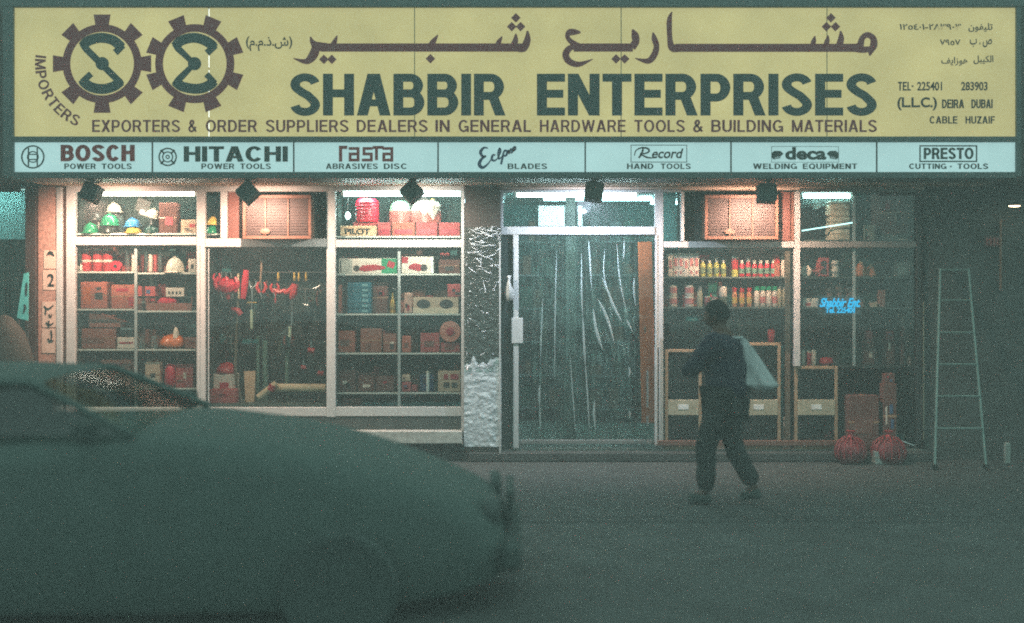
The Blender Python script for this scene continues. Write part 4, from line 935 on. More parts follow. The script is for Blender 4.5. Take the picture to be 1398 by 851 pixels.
# third window, top display
Z6 = zs(323.5); PB = thing('pilot_box', 'pale box lettered PILOT at the left end of the top display', 'box', (X(489, .06), .06, Z6))
mb = MB().box(X(464.5, .06), X(513.5, .06), .06, .14, Z6, Z(308.5, .06), .004); mb.build('box_body', M('pilot_card', (214, 180, 142), .6, var=.06), PB, world=True)
mb = MB(); text_px(mb, 'PILOT', 471, 505, 312, 320.5, .06, .03); mb.build('lettering', m_ink, PB, world=True)
gp = 'row of rosy boxes under the domes in the third window'
for k, (a, b, lab) in enumerate(((516, 533, 'rosy box right of the PILOT box'), (535, 566, 'rosy tan box under the dome with the greenish top'), (568, 597, 'rosy box under the white cone'), (599, 628, 'rosy box at the right end of the top display'))):
    carton(lab, a, b, 304, Z6, .10, (4, 0, 4, 4)[k], prt=[(m_rp, [(.1, .9, .15, .5)])], group=gp, tape=False)
hb = thing('crimson_drum', 'big crimson drum with a ribbed right edge on the top display', 'drum', (X(501, .2), .22, Z6+.145))
r_ = 16*m(.2); MB().lathe([(r_*.95, 0), (r_, .01), (r_*.98, .2), (r_*.8, .235), (0, .24)], n=24).build('drum_body', m_cr, hb)
for k in range(6): MB().lathe([(r_+.001, .02+k*.034), (r_+.006, .026+k*.034), (r_+.001, .032+k*.034)], n=24).build('rib', m_cr, hb)
carton('flat box carrying the crimson drum', 482, 518, 304, Z6, .17, 4, d=.26, tape=False)
for px, w_, lab, mt in ((546, 30, 'rosy dome with a pale green top left of the third floodlight', M('dome_green', (150, 196, 160), .4)), (581, 42, 'wide rosy dome with a pale top right of the third floodlight', M('dome_pale', (206, 200, 186), .4))):
    t = thing('lamp_dome', lab, 'dome', (X(px, .24), .26, Z6+.14)); r_ = w_/2*m(.24)
    MB().lathe([(r_, 0), (r_*1.01, .10), (r_*.97, .12)], n=24).build('lower_shell', M('rosy_shell', (170, 92, 82), .45), t)
    MB().lathe([(r_*.98, .12), (r_*.88, .18), (r_*.55, .22), (0, .235)], n=24).build('upper_shell', mt, t)
carton('long brown base box under the two rosy domes', 528, 604, 304, Z6, .215, 1, d=.2, tape=False)
t = thing('white_cone', 'glossy cream cone pointing down before the wide dome', 'cone', (X(590, .1), .14, Z(304, .12)+.0))
MB().lathe([(0, 0), (.02, .04), (.06, .11), (.085, .16), (.07, .20), (.03, .215), (0, .22)], n=20).build('cone_body', m_wh, t); MB().lathe([(.0, .22), (.018, .221), (.015, .235), (0, .236)], n=12).build('knob', m_brs, t)
t = thing('bulb', 'small bare bulb glowing at the left end of the third window', 'bulb', (X(475, .3), .3, Z(300, .3)))
MB().lathe([(0, 0), (.016, .01), (.028, .04), (.02, .065), (.012, .075)], n=14).build('glass', EM('bulb_glow', (210, 255, 245), 7), t); MB().tube([(0, 0, .075), (0, 0, .22)], .010, 8).build('holder', m_dk, t)
# third window shelves
Z7 = zs(375)
def saw_box(label, x0, x1, yt, zb, Y, flip):
    t = carton(label, x0, x1, yt, zb, Y, mt=m_card, tape=False, cat='saw box', name='saw_box', d=.16, prt=[])
    xc, w_, h = dims(x0, x1, yt, zb, Y); s = -1 if flip else 1
    q = MB().prism([(s*-.18*w_, h*.25), (s*-.1*w_, h*.55), (s*.12*w_, h*.6), (s*.28*w_, h*.45), (s*.28*w_, h*.3), (s*.1*w_, h*.22), (s*-.05*w_, h*.15)], -.004, .001); q.build('tool_picture', m_rp, t)
    MB().lathe([(0, .001), (h*.2, .002), (h*.2, .005), (0, .006)], (s*-.2*w_, 0, h*.35), 16, 'y').build('blade_picture', m_dp, t)
    return t
t = saw_box('long cream box with a red saw picture and a green end', 462, 544, 353, Z7, .10, False)
xc, w_, h = dims(462, 544, 353, Z7, .10)
MB().box(w_*.22, w_*.501, -.003, .001, .002, h-.003).build('green_panel', M('green_print', (40, 138, 96), .5), t); MB().box(w_*.32, w_*.44, -.005, -.0035, h*.4, h*.8).rot('Y', .3, (w_*.38, 0, h*.6)).build('red_patch', m_rp, t)
MB().box(-w_*.47, -w_*.455, -.003, .001, h*.15, h*.85).build('edge_print', m_dp, t)
t = saw_box('cream box with a red tool picture and a bright right end', 548, 592, 350.5, Z7, .10, True)
xc, w_, h = dims(548, 592, 350.5, Z7, .10)
MB().box(-w_*.49, -w_*.3, -.003, .001, h*.62, h*.98).build('red_patch', m_rp, t); MB().box(w_*.42, w_*.505, -.008, .02, .0, h*.96, .006).build('shiny_end', M('foil_end', (240, 246, 246), .2, coat=1), t)
carton('tilted brown carton at the right end of the first row, third window', 599, 628, 353, Z7, .16, 3, prt=[(m_dp, [(.3, .7, .2, .5)])])
Z8 = zs(429.5)
for k in range(6): carton(['lowest', 'second lowest', 'third lowest', 'third from top', 'second from top', 'topmost'][k]+' blue teal pack in the pile of six', 474, 507, 421.5-k*7.2, Z8+k*.0512, .12, mt=M('blue_teal_pack', (36, 104, 122), .4, objvar=.2), tape=False, cat='pack', name='blue_pack', group='pile of blue teal packs', prt=[(M('pale_label', (130, 180, 186), .5), [(.62, .85, .3, .7)])])
carton('narrow brown box at the left edge beside the blue pile', 461, 466, 389, Z8, .12, 0, d=.2, tape=False)
carton('dark tall carton right of the blue pile', 509, 529, 386, Z8, .16, 3)
t = thing('oil_lamp', 'little brass and brown lamp next to the thin upright', 'lamp', (X(535.5, .12), .15, Z8))
MB().lathe([(.03, 0), (.032, .02), (.022, .03), (.03, .06), (.026, .11), (.012, .15), (.008, .2), (0, .205)], n=14).build('lamp_body', m_brs, t)
MB().tube([(.02, 0, .14), (.045, 0, .18), (.03, 0, .24), (0, 0, .25)], .005, 6).build('handle', m_dimf, t)
carton('upright rosy cream box right of the thin upright', 552, 562.5, 400, Z8, .10, 2, mt=M('rose_cream', (208, 160, 140), .6), tape=False, cat='box', name='small_box')
t = carton('long cream box with two dark oval pictures', 564, 626, 406, Z8, .10, 2, tape=False, prt=[(M('cream_band', (226, 206, 180), .6), [(.0, 1, .0, .35)])], cat='box', name='long_box')
xc, w_, h = dims(564, 626, 406, Z8, .10)
for fx in (-.27, .23): MB().lathe([(0, .002), (h*.28, .003), (h*.28, .005), (0, .006)], (fx*w_, 0, h*.58), 18, 'y', sx=1.5).build('oval_picture', m_dp, t)
carton('reddish carton leaning on the long cream box', 611, 629, 388, Z8+.165, .13, 4, tape=False)
Z9 = zs(483)
for a, b, yt, mt, lab in ((460.5, 484, 452, 0, 'terracotta carton at the left end of the third row, third window'), (492, 521, 449, 1, 'brown carton in the middle of the left third row, third window'), (523, 541, 456, 1, 'smaller brown carton against the thin upright, third row'),
                     (549, 561, 459, 0, 'terracotta box right of the thin upright, third row'), (574, 600, 455, 4, 'rose carton in the middle of the right third row'), (602, 628, 468, 4, 'low rose carton carrying the pinkish disc')):
    carton(lab, a, b, yt, Z9, .12, mt, prt=[(M('faded_print', (120, 76, 66), .7), [(.2, .7, .3, .6)])] if mt != 1 else None)
t = thing('round_pack', 'pinkish round pack on edge above the low rose carton', 'pack', (X(615, .14), .14, Z9+.105)); r_ = 14.2*m(.14)
MB().lathe([(0, 0), (r_*.96, .0), (r_, .006), (r_, .05), (0, .056)], (0, 0, r_), 22, 'y').build('disc', M('pink_card', (206, 130, 112), .6), t); MB().lathe([(r_*.35, .057), (r_*.4, .060), (r_*.3, .062)], (0, 0, r_), 18, 'y').build('ring_mark', m_rp, t)
Za = zs(537)
for a, b, yt, Y, mt, lab in ((463, 485, 506, .14, 3, 'dim brown carton at the left end of the fourth row'), (488, 511, 510, .16, 3, 'dim brown carton second in the fourth row'), (513, 538, 514, .16, 3, 'dim low carton left of the thin upright, fourth row'),
                        (549, 561, 522, .12, 4, 'small rose box right of the upright, fourth row'), (562, 570, 526, .14, 4, 'smallest rose box beside the white tube')):
    carton(lab, a, b, yt, Za, Y, mt, tape=False)
carton('beige packet on the small rose box', 549, 560, 512, Za+.105, .12, 2, tape=False, cat='box', name='small_box')
carton('blue box behind the upright white tube', 573, 592, 512, Za, .2, mt=M('blue_box', (36, 66, 110), .5), tape=False, cat='box', name='small_box')
tin('thin bright white tube standing upright on the fourth row', 584, 507, 4.4, Za, .09, M('bright_white_plastic', (240, 246, 244), .2, coat=.6), m_wh, name='white_tube', cat='tube')
carton('beige box with two rows of red print at the right end of the fourth row', 598, 629, 507, Za, .11, 2, tape=False, prt=[(m_rp, [(.25, .45, .6, .85), (.55, .9, .6, .85)]), (m_dp, [(.25, .5, .2, .45), (.6, .85, .2, .45)])])
carton('low brown carton on the bottom shelf of the third window', 466, 492, 545, Z(555.5, .05)+.002, .14, 3, tape=False)

# hanging tools in the second window
YH = .21
def hang(label, px, pts_list, name, cat, rail_y=372, Y=YH, grp=None):
    """pts_list: (part name, material, list of (px,py,width px)) as flat-forged shapes with thickness"""
    t = thing(name, label, cat, (X(px, Y-.03), Y-.03, Z(rail_y, Y)), grp)
    for k, (pn, mt, pts, th) in enumerate(pts_list):
        q = MB(); p = smoothpts(pts, 4) if len(pts) > 2 else pts
        q.tube([(X(a, Y-.03), Y-.03-.004*k, Z(b, Y)) for a, b, _ in p], [max(c*m(Y)/2*(1.25 if cat == 'tool' else 1), .003) for _, _, c in p], 8)
        q.build(pn, mt, t, world=True)
    return t
hk = lambda x, y: ('hook', m_dimf, [(x, y, 1.2), (x, 372 if y < 385 else 395, 1.2)], 0)
gt = 'red handled tools hanging in the second window'
def shears(label, x, y, s, mt=m_cr, lean=0):
    hang(label, x, [('handle', mt, [(x-5*s, y-8*s, 3*s), (x-9*s, y+2*s, 5.5*s), (x-3*s+lean, y+13*s, 5*s)], 0), ('handle', mt, [(x+5*s, y-8*s, 3*s), (x+9*s, y+2*s, 5.5*s), (x+3*s+lean, y+13*s, 5*s)], 0),
                    ('blade', m_chr, [(x-2*s+lean, y+12*s, 4*s), (x+1+lean, y+24*s, 1)], 0), hk(x, y-7*s)], 'pipe_wrench', 'tool', grp=gt)
shears('red loop handled tool hanging at the far left of the rail', 296, 378, .55)
shears('broad red handled cutter, left of the big pair', 303, 386, 1.0)
shears('broad red handled cutter, right of the big pair', 316, 386, .95, lean=2)
hang('wide crimson tool head between the two broad cutters', 309, [('head', m_cr, [(301, 388, 15), (312, 392, 17), (322, 388, 13)], 0), ('tip', m_rd, [(311, 396, 8), (312, 409, 4)], 0), hk(309, 384)], 'pipe_clamp', 'tool', grp=gt)
hang('long straight crimson bar hanging left of the chrome spanner', 334, [('bar', m_cr, [(336, 369, 6), (334, 388, 7.5), (332, 408, 6)], 0), hk(336, 372)], 'crimson_bar', 'tool', grp=gt)
hang('pale slender rod between the crimson head and the crimson bar', 326, [('rod', m_crm, [(325, 374, 2.6), (326, 408, 2.2)], 0)], 'rod', 'rod')
hang('chrome forked spanner with a pale shaft hanging in the middle of the window', 344, [('fork', m_chr, [(340.5, 384, 2), (341, 390, 2.6), (344.5, 395, 3)], 0), ('fork', m_chr, [(349.5, 384, 2), (349, 390, 2.6), (344.5, 395, 3)], 0), ('shaft', m_chr, [(344.5, 394, 2.4), (344.5, 410, 2.4)], 0),
     ('collar', m_brs, [(338, 413.5, 2.2), (351, 413.5, 2.2)], 0), ('grip', M('pale_grip', (186, 200, 170), .5), [(344, 423, 4.2), (344, 449, 3.6)], 0), ('shaft', m_chr, [(344.4, 413, 1.6), (344.2, 424, 1.6)], 0), hk(344.5, 386)], 'spanner', 'spanner')
shears('rose handled pincers right of the chrome spanner', 357, 391, .7, m_rd)
shears('small red pincers with a spike in the middle right', 375, 392, .6, m_rd)
hang('red angled clamp at the right of the red tool row', 398, [('arm', m_rd, [(388, 400, 5), (396, 397, 7), (403, 390, 8)], 0), ('arm', m_rd, [(403, 388, 7), (400, 402, 8), (397, 409, 3)], 0), hk(401, 388)], 'clamp', 'tool', grp=gt)
hang('red bent lever between the pincers and the clamp', 385, [('arm', m_rd, [(373, 395, 4), (381, 399, 5), (390, 396, 4)], 0), ('pin', m_rd, [(376, 399, 2), (376, 414, 1.4)], 0), hk(381, 395)], 'lever', 'tool', grp=gt)
for px, lab in ((380, 'brass nozzle hanging alone above the red lever'), (402, 'brass nozzle, left of the group of three'), (408, 'brass nozzle, bright one in the group of three'), (418, 'brass nozzle, right of the group of three')):
    hang(lab, px, [('nozzle', m_brs, [(px, 372, 2.4), (px, 380, 4)], 0), ('tip', m_brs, [(px, 380, 4.4), (px, 384, 2.8)], 0)], 'brass_nozzle', 'nozzle', grp='brass nozzles on the rail')
hang('small chrome hook glinting at the right end of the rail', 431, [('hook_body', m_chr, [(427, 395, 2), (432, 393, 2.6), (437, 390, 1.6)], 0), hk(432, 393)], 'steel_hook', 'hook')
hang('small silver ring plate left of the window edge under the hook', 417, [('plate', m_chr, [(414, 416, 2.4), (421, 417, 3)], 0), hk(417, 415)], 'steel_plate', 'plate')
hang('cord hanging from the top in the middle of the second window', 356, [('cord', M('rope_brown', (140, 116, 98), .9), [(355, 338, 2.6), (357, 360, 3), (355, 388, 2.4)], 0)], 'rope', 'rope', 338)
hang('long grey brown pole standing in the left half of the second window', 320, [('pole', M('pole_brown', (112, 104, 88), .7), [(325, 410, 2.4), (322, 470, 3.4), (322, 512, 4), (330, 548, 4)], 0)], 'pole', 'pole', 548, .24)
hang('red valve on the long grey pole', 324, [('valve', m_rd, [(316, 422, 4), (324, 424, 8), (329, 430, 8)], 0)], 'valve', 'valve', 420, .23)
hang('silver chain hanging at the right of the second window', 397, [('chain', m_chr, [(399, 425, 1.6), (398, 440, 2), (396, 468, 1.6)], 0), ('sleeve', M('pale_grip', (186, 200, 170), .5), [(396, 446, 4), (395.5, 460, 3.6)], 0), hk(399, 425)], 'chain', 'chain')
for px, a, b, w_, lab in ((352, 466, 530, 5, 'leftmost of the three dull green pipes standing at the back'), (362, 470, 528, 8, 'widest, middle one of the dull green pipes at the back'), (392, 462, 524, 6, 'right hand dull green pipe at the back')):
    t = thing('pipe', lab, 'pipe', (X(px, .38), .38, Z(552)+.001), 'dull green pipes standing in the second window'); r_ = w_*m(.38)/2
    MB().tube([(0, 0, 0), (0, 0, (b-a+24)*m(.38))], r_, 12).build('pipe_body', M('green_pipe', (92, 122, 108), .5), t); MB().lathe([(r_, .0), (r_*1.25, .001), (r_*1.25, .03), (r_, .031)], (0, 0, (b-a)*m(.38)), 12).build('socket', M('green_pipe', (92, 122, 108), .5), t)
for px, y, s, lab in ((425, 478, 7.5, 'round red valve wheel by the right edge, upper'), (414.5, 501, 5.5, 'small red valve wheel, lower left of the round one'), (438, 509, 6.5, 'red valve wheel lowest at the right edge')):
    hang(lab, px, [('wheel', m_rd, [(px-s*.6, y, s), (px+s*.6, y+1, s)], 0), ('stem', m_chr, [(px, y-s*1.6, 1.6), (px, y, 2)], 0)], 'gate_valve', 'valve', y-12, .24, 'red valve wheels')
for x0, x1, y0, y1, lab in ((288, 298, 346, 366, 'teal packet hanging at the top left corner, left one'), (302, 315, 350, 374, 'teal packet hanging at the top left corner, right one'), (300, 318, 456, 470, 'teal folded cloth hanging halfway down at the left'), (330, 352, 463, 470, 'teal strap beside the long pole')):
    t = thing('teal_packet', lab, 'packet', (X((x0+x1)/2, .32), .32, Z(y1, .32)))
    MB().box(X(x0, .32), X(x1, .32), .32, .345, Z(y1, .32), Z(y0, .32), .008).jitter(.008, 14, x0).build('packet_body', m_tealp, t, world=True)
    MB().box(X((x0+x1)/2, .32)-.003, X((x0+x1)/2, .32)+.003, .325, .33, Z(y0, .32), Z(y0-6, .32)).build('string', m_dimf, t, world=True)
ZF = Z(552)+.001
dkm = [M('clutter_teal', (30, 84, 84), .5, metal=.2), M('clutter_dark', (24, 34, 34), .5), M('clutter_steel', (120, 136, 134), .35, metal=.6), M('clutter_olive', (70, 78, 58), .6), M('clutter_rust', (110, 54, 44), .6)]
for k in range(40):
    px = 290+(k*37 % 150); y0 = 392+(k*53 % 105); mt = dkm[(k*7) % 5]; s = 5+(k*11 % 8); yy = .28+.04*(k % 3)
    t = thing('hanging_tool', 'dark tool hanging among the dim clutter behind the red tools', 'hand tool', (X(px, yy), yy, Z(y0, yy)), 'dim hanging tools in the second window')
    MB().tube([(0, 0, 0), (.004*s*((k % 3)-1)*.4, 0, -s*.009), (.0, 0, -s*.016)], [.010, .014, .009], 6).build('handle', mt, t)
    MB().tube([(-.004*s, 0, .0), (0, 0, .012*s*.5), (.004*s, 0, .0)], [.006, .012, .006], 6).build('head', dkm[2] if k % 2 else mt, t)

carton('cream box with crimson print on the floor of the second window, left', 291, 321, 511, ZF, .22, 2, mt=m_card, tape=False, prt=[(m_cr, [(.3, .7, .3, .7), (.2, .5, .05, .25)])])
o = MB().lathe([(0, 0), (.11, 0), (.1, .05), (.06, .09), (0, .1)], n=16).jitter(.02, 12, 5).build('red_cap_bag', m_rd, None, 180); o.location = (X(306, .24), .32, Z(511, .22)+.004); tag(o, 'soft red bundle lying on the cream box with crimson print', 'bundle')
carton('rose carton in front of the cream box with crimson print', 286, 322, 532, ZF, .08, 4)
bb = thing('beige_panel', 'beige tapered panel standing upright in the second window', 'panel', (X(341, .2), .2, ZF))
MB().prism([(X(335, .2)-X(341, .2), 0), (X(347, .2)-X(341, .2), 0), (X(348.5, .2)-X(341, .2), .31), (X(333, .2)-X(341, .2), .31)], 0, .03).build('panel_board', M('beige_board', (214, 176, 144), .7), bb)
MB().box(-.02, .02, .031, .08, 0, .02).build('foot', KR[1], bb)
rr = thing('paper_roll', 'long cream roll lying across the bottom right of the second window', 'roll', (X(405, .2), .2, Z(536, .2)))
MB().tube([(X(372, .2), .2, Z(529.5, .2)), (X(445, .2), .2, Z(530, .2))], .042, 16).build('roll_body', m_crm, rr, world=True)
for px in (372, 374): MB().tube([(X(px, .2), .2, Z(529.5, .2)), (X(px+1.2, .2), .2, Z(529.5, .2))], .044, 16).build('wrap_edge', m_crm, rr, world=True)
tr_ = thing('trestle', 'low dark trestle carrying the long cream roll', 'trestle', (X(405, .2), .2, ZF))
for px in (388, 430): MB().box(X(px, .2)-.012, X(px, .2)+.012, .14, .26, ZF, Z(537, .2), .003).build('leg', m_dk, tr_, world=True)
MB().box(X(386, .2), X(432, .2), .17, .23, Z(537, .2)+.0, Z(535.4, .2)).build('top_bar', m_dk, tr_, world=True)
s2 = thing('rolled_strip', 'slanting cream roll with a brown tie leaning at the left of the long roll', 'roll', (X(366, .12), .12, Z(545, .12)))
MB().tube([(X(353, .12), .12, Z(543, .12)), (X(377, .12), .13, Z(524, .12))], .034, 14).build('roll_body', m_crm, s2, world=True)
MB().tube([(X(369, .12), .12, Z(533, .12)), (X(373, .12), .12, Z(526, .12))], [.038, .038], 14).build('tie', m_rd, s2, world=True)

# ---------------------------------------------------------------- window right of the door: two rows of bottles and tins
ZA = zs(379); ZB = zs(420.5)
m_wp = M('white_packet', (226, 206, 190), .5, var=.06); m_yb = M('yellow_bottle', (186, 176, 84), .3, var=.1, coat=.3); m_pinkp = M('pink_print', (206, 120, 116), .5, var=.2, scale=40)
for k in range(6):
    a = 912+k*7.15; t = carton(['white packet, leftmost of the six on the upper bottle shelf', 'white packet, second of the six on the upper bottle shelf', 'white packet, third of the six on the upper bottle shelf', 'white packet, fourth of the six on the upper bottle shelf', 'white packet, fifth of the six on the upper bottle shelf', 'white packet, rightmost of the six beside the yellow bottles'][k],
           a, a+6.6, 346.5, ZA, .10, mt=m_wp, tape=False, cat='packet', name='white_packet', group='white packets on the upper bottle shelf', d=.14, prt=[(m_pinkp, [(.2, .8, .45, .8), (.3, .7, .12, .25)] if k % 3 else [(.25, .75, .35, .7)])])
for k in range(4):
    bottle(['yellow bottle next to the white packets', 'yellow bottle, second from the white packets', 'yellow bottle, third from the white packets', 'yellow bottle beside the red can'][k], 960+k*9.4, 353+(k % 2)*1.5, 7.4, ZA, .12, m_yb, m_wh, 'yellow bottles on the upper shelf', band=M('olive_label', (120, 130, 90), .5))
tin('cream topped red can between the yellow and the red bottles', 1004, 350.5, 9, ZA, .12, m_rd, m_wh, name='spray_can', band=(m_yb, .0, .35))
for k in range(6):
    bottle(['red and white bottle right of the cream topped can', 'red and white bottle, second of six, tallest', 'red and white bottle, third of six', 'red and white bottle, fourth of six', 'red and white bottle, fifth of six', 'red and white bottle beside the brown box'][k], 1013.5+k*8.6, 352 if k == 1 else 355, 7.2, ZA, .12, M('red_bottle', (200, 44, 62), .3, objvar=.1), m_wh, 'red and white bottles on the upper shelf', neck=.55, band=M('green_label', (110, 140, 120), .5))
carton('brown red box at the right of the red and white bottles', 1057, 1065, 348, ZA, .12, 0, tape=False, cat='box', name='small_box', d=.1, prt=[(m_rd, [(.1, .9, .6, .98)])])
for k in range(2): bottle(['white bottle left of the post, first of two', 'white bottle touching the post, upper shelf'][k], 1070+k*7.2, 349, 6.6, ZA, .12, m_wp, m_wh, 'white bottles by the post', neck=.8)
# lower row
for px, nm in ((919, 'leftmost'), (942, 'second')):
    for j in range(2): tin('rose and cream tin, %s pair on the lower bottle shelf, %s' % (nm, ('lower', 'upper')[j]), px, 404 if j == 0 else 389, 12.5, ZB+j*.112, .12, m_wp, m_wh, band=(m_pinkp, .25, .75), group='paired tins on the lower bottle shelf')
bottle('tall beige bottle right of the paired tins', 956, 390, 7.5, ZB, .13, M('beige_bottle', (190, 176, 146), .4), m_dimf, neck=.7)
carton('green upright box behind the small dark red tins', 967, 979, 386, ZB, .22, mt=M('green_box', (30, 124, 96), .5), tape=False, cat='box', name='small_box')
tin('small dark red tin before the green box, left', 966, 405, 8, ZB, .12, M('maroon_tin', (140, 60, 62), .4), m_wh); tin('small dark red tin before the green box, right', 976, 405, 8.5, ZB, .12, M('maroon_tin', (140, 60, 62), .4), m_dimf, band=(m_wp, .4, .8))
tin('cream tin carrying the upper cream cup', 988, 405, 11, ZB, .13, M('olive_tin', (100, 104, 86), .5), m_dimf); tin('cream cup on top near the middle of the lower bottle shelf', 988, 391, 11, ZB+.105, .13, m_wp, m_wh, name='cream_cup', cat='cup')
for k in range(3): bottle(['red and yellow squeeze tube, left of three', 'red and yellow squeeze tube, middle of three', 'red and yellow squeeze tube, right of three'][k], 1003.5+k*10, 393+k % 2, 7, ZB, .12, M('yellow_red_tube', (206, 130, 84), .4), m_rd, 'red and yellow squeeze tubes', neck=.8, band=M('amber_label', (214, 170, 84), .5))
for k in range(4): bottle(['green capped white bottle, leftmost of four', 'green capped white bottle, second of four', 'green capped white bottle, third of four', 'green capped white bottle, rightmost of four'][k], 1034+k*8.2, 391, 7.4, ZB, .12, m_wp, m_gn, 'green capped bottles on the lower shelf', neck=.9, band=(m_pinkp if k % 2 else m_wp))
for k in range(3): bottle(['tall beige bottle left of three by the post, lower shelf', 'tall beige bottle middle of three by the post, lower shelf', 'tall beige bottle touching the post, lower shelf'][k], 1065+k*6.6, 388+k, 6, ZB, .13, M('beige_bottle', (190, 176, 146), .4), m_dimf, 'beige bottles by the post', neck=.8)
t = thing('teal_lamp_hood', 'small teal hood hanging below the bottle shelves left of the walker', 'hood', (X(944, .3), .3, Z(438, .3)))
MB().lathe([(.075, 0), (.07, .02), (.04, .05), (.012, .06), (0, .062)], n=18, sx=1.1).build('hood_shell', M('teal_hood', (40, 130, 132), .4), t); MB().tube([(0, 0, .06), (0, 0, Z(421, .3)-Z(438, .3))], .003, 6).build('cord', m_dk, t)

# low glazed cabinets
m_cab = M('worn_gilt_wood', (156, 132, 104), .55, var=.2, scale=14)
def cabinet(x0, x1, yt, lab, Y=-.0):
    t = thing('display_cabinet', lab, 'cabinet', (X((x0+x1)/2, Y), Y+.2, z0s), 'low wooden display cabinets')
    a, b = X(x0), X(x1); zt2 = Z(yt); f = .030
    MB().box(a, a+f, Y, Y+.03, z0s, zt2, .003).box(b-f, b, Y, Y+.03, z0s, zt2, .003).build('stile', m_cab, t, world=True)
    MB().box(a+f, b-f, Y, Y+.03, zt2-f, zt2, .003).build('top_rail', m_cab, t, world=True)
    MB().box(a+f, b-f, Y, Y+.03, z0s, z0s+.05, .003).build('bottom_rail', m_cab, t, world=True)
    zb2, za2 = Z(567), Z(546)
    MB().box(a+f, b-f, Y-.006, Y+.03, zb2, za2, .003).build('drawer_front', M('drawer_beige', (172, 166, 142), .5, var=.15), t, world=True)
    MB().box(a, a+.015, Y+.031, Y+.45, z0s, zt2).box(b-.015, b, Y+.031, Y+.45, z0s, zt2).box(a+.016, b-.016, Y+.031, Y+.45, zt2-.015, zt2).box(a+.016, b-.016, Y+.43, Y+.45, z0s, zt2-.016).build('carcass', m_dk, t, world=True)
    c_ = (a+b)/2
    MB().box(c_-.05, c_+.05, Y-.010, Y-.0065, za2-.095, za2-.045).build('paper_label', M('white_paper', (232, 236, 232), .6), t, world=True)
    MB().box(a+f+.001, b-f-.001, Y+.012, Y+.016, za2+.001, zt2-f-.001).box(a+f+.001, b-f-.001, Y+.012, Y+.016, z0s+.051, zb2-.001).build('glass', m_glass, t, world=True)
    return t
cabinet(908, 958, 477, 'low glazed wooden cabinet between the door bar and the walking man'); cabinet(1005, 1066, 468, 'low glazed wooden cabinet below the blue carrier bag')
c3 = cabinet(1085, 1144, 500, 'low glazed wooden cabinet beneath the rightmost window, beside the cartons')
for px, yt, yb, lab, mt in ((1055, 482, 500, 'red can standing at the right end of the cabinet below the bag', m_rd),): pass
tin('red can hanging by the post above the low cabinet', 1054, 450, 10, Z(468)+.001, .08, m_rd, m_rd)
for k, (px, y, mt, lab) in enumerate(((1097, 478, m_wp, 'cream jar left on the rightmost low cabinet'), (1105, 480, m_rd, 'red jar second on the rightmost low cabinet'), (1112, 478, m_wp, 'cream jar third on the rightmost low cabinet'))): tin(lab, px, y, 6.5, Z(500)+.001, .10, mt, m_wh, name='jar', cat='jar')
o = MB().lathe([(0, 0), (.07, 0), (.075, .03), (.05, .07), (0, .08)], n=16).jitter(.012, 14).build('red_pouch', m_rd, None, 180); o.location = (X(1129, .15), .17, Z(500)+.001); tag(o, 'red pouch at the right end of the rightmost low cabinet', 'pouch')
t = thing('grey_canister', 'stubby grey canister on the step between two low cabinets', 'canister', (X(1074, .1), .16, z0s+.001)); MB().lathe([(.055, 0), (.058, .01), (.058, .22), (.03, .25), (.03, .28), (0, .285)], n=16).build('canister_body', M('grey_plastic', (120, 132, 128), .5), t); MB().lathe([(.033, .28), (.033, .30), (0, .302)], n=14).build('cap', m_wh, t)
t = thing('support_post', 'thin wooden post between the two right-hand cabinets', 'post', (X(1076), .05, z0s)); MB().box(X(1073), X(1080), .03, .06, z0s, Z(340), .003).build('post_body', M('dim_wood', (96, 84, 70), .6), t, world=True)

# rightmost window
ZT = zs(329); 
t = thing('wrapped_stack', 'tall beige stack of wrapped packs under the small reflected tube, rightmost window', 'stack', (X(1149, .16), .2, ZT))
for k in range(6): MB().box(-.105+.004*(k % 2), .105-.003*((k+1) % 3), 0, .18, k*.063, k*.063+.059, .010).jitter(.006, 10, k).build('pack', M('beige_wrap', (196, 180, 158), .45, var=.12, coat=.3), t)
MB().box(-.11, .11, -.006, .19, .378, .392, .004).jitter(.008, 8).build('top_sheet', M('pale_film', (206, 216, 206), .3, coat=.6), t)
t = thing('slanting_tube', 'thin bright rod slanting across the beige wrapped stack', 'rod', (X(1130, .10), .10, Z(310, .1))); MB().tube([(X(1093, .1), .10, Z(315.5, .1)), (X(1168, .1), .10, Z(303.5, .1))], .006, 8).build('rod_body', EM('lit_rod', (190, 245, 240), 1.2), t, world=True)
for k in (1093.6, 1167.6): MB().lathe([(0, -.006), (.009, -.005), (.009, .005), (0, .006)], (X(k, .1), .1, Z(315.5-(k-1093)*.16, .1)), 10, 'x').build('end_cap', m_dk, t, world=True)
t = thing('crumpled_film', 'crumpled clear film shining around the small reflected tube in the rightmost window', 'film', (X(1126, .22), .22, Z(280, .22)))
MB().grid(lambda u, v: (X(1093+72*u, .22), .22+.05*noise.noise(Vector((u*7, v*5, 1))), Z(284-22*v+5*noise.noise(Vector((u*5, v*2, 4)))-4*u, .22)), 30, 8).build('film_sheet', GL('film_crumple', gloss=.25, rough=.1, haze=.25, hcol=(190, 225, 220), bump=.6, bscale=20), t, 180, world=True)
carton('small grey beige box right of the wrapped stack', 1182, 1194, 307, ZT, .14, 2, tape=False, mt=M('grey_card', (140, 142, 128), .7))
carton('big dim brown carton high in the rightmost window', 1200, 1245, 263, ZT+.07, .2, 3); carton('low grey box beneath the big dim carton', 1204, 1247, 320, ZT, .2, mt=M('grey_card2', (100, 112, 108), .7), tape=False)
ZC = zs(379); ZD = zs(421)
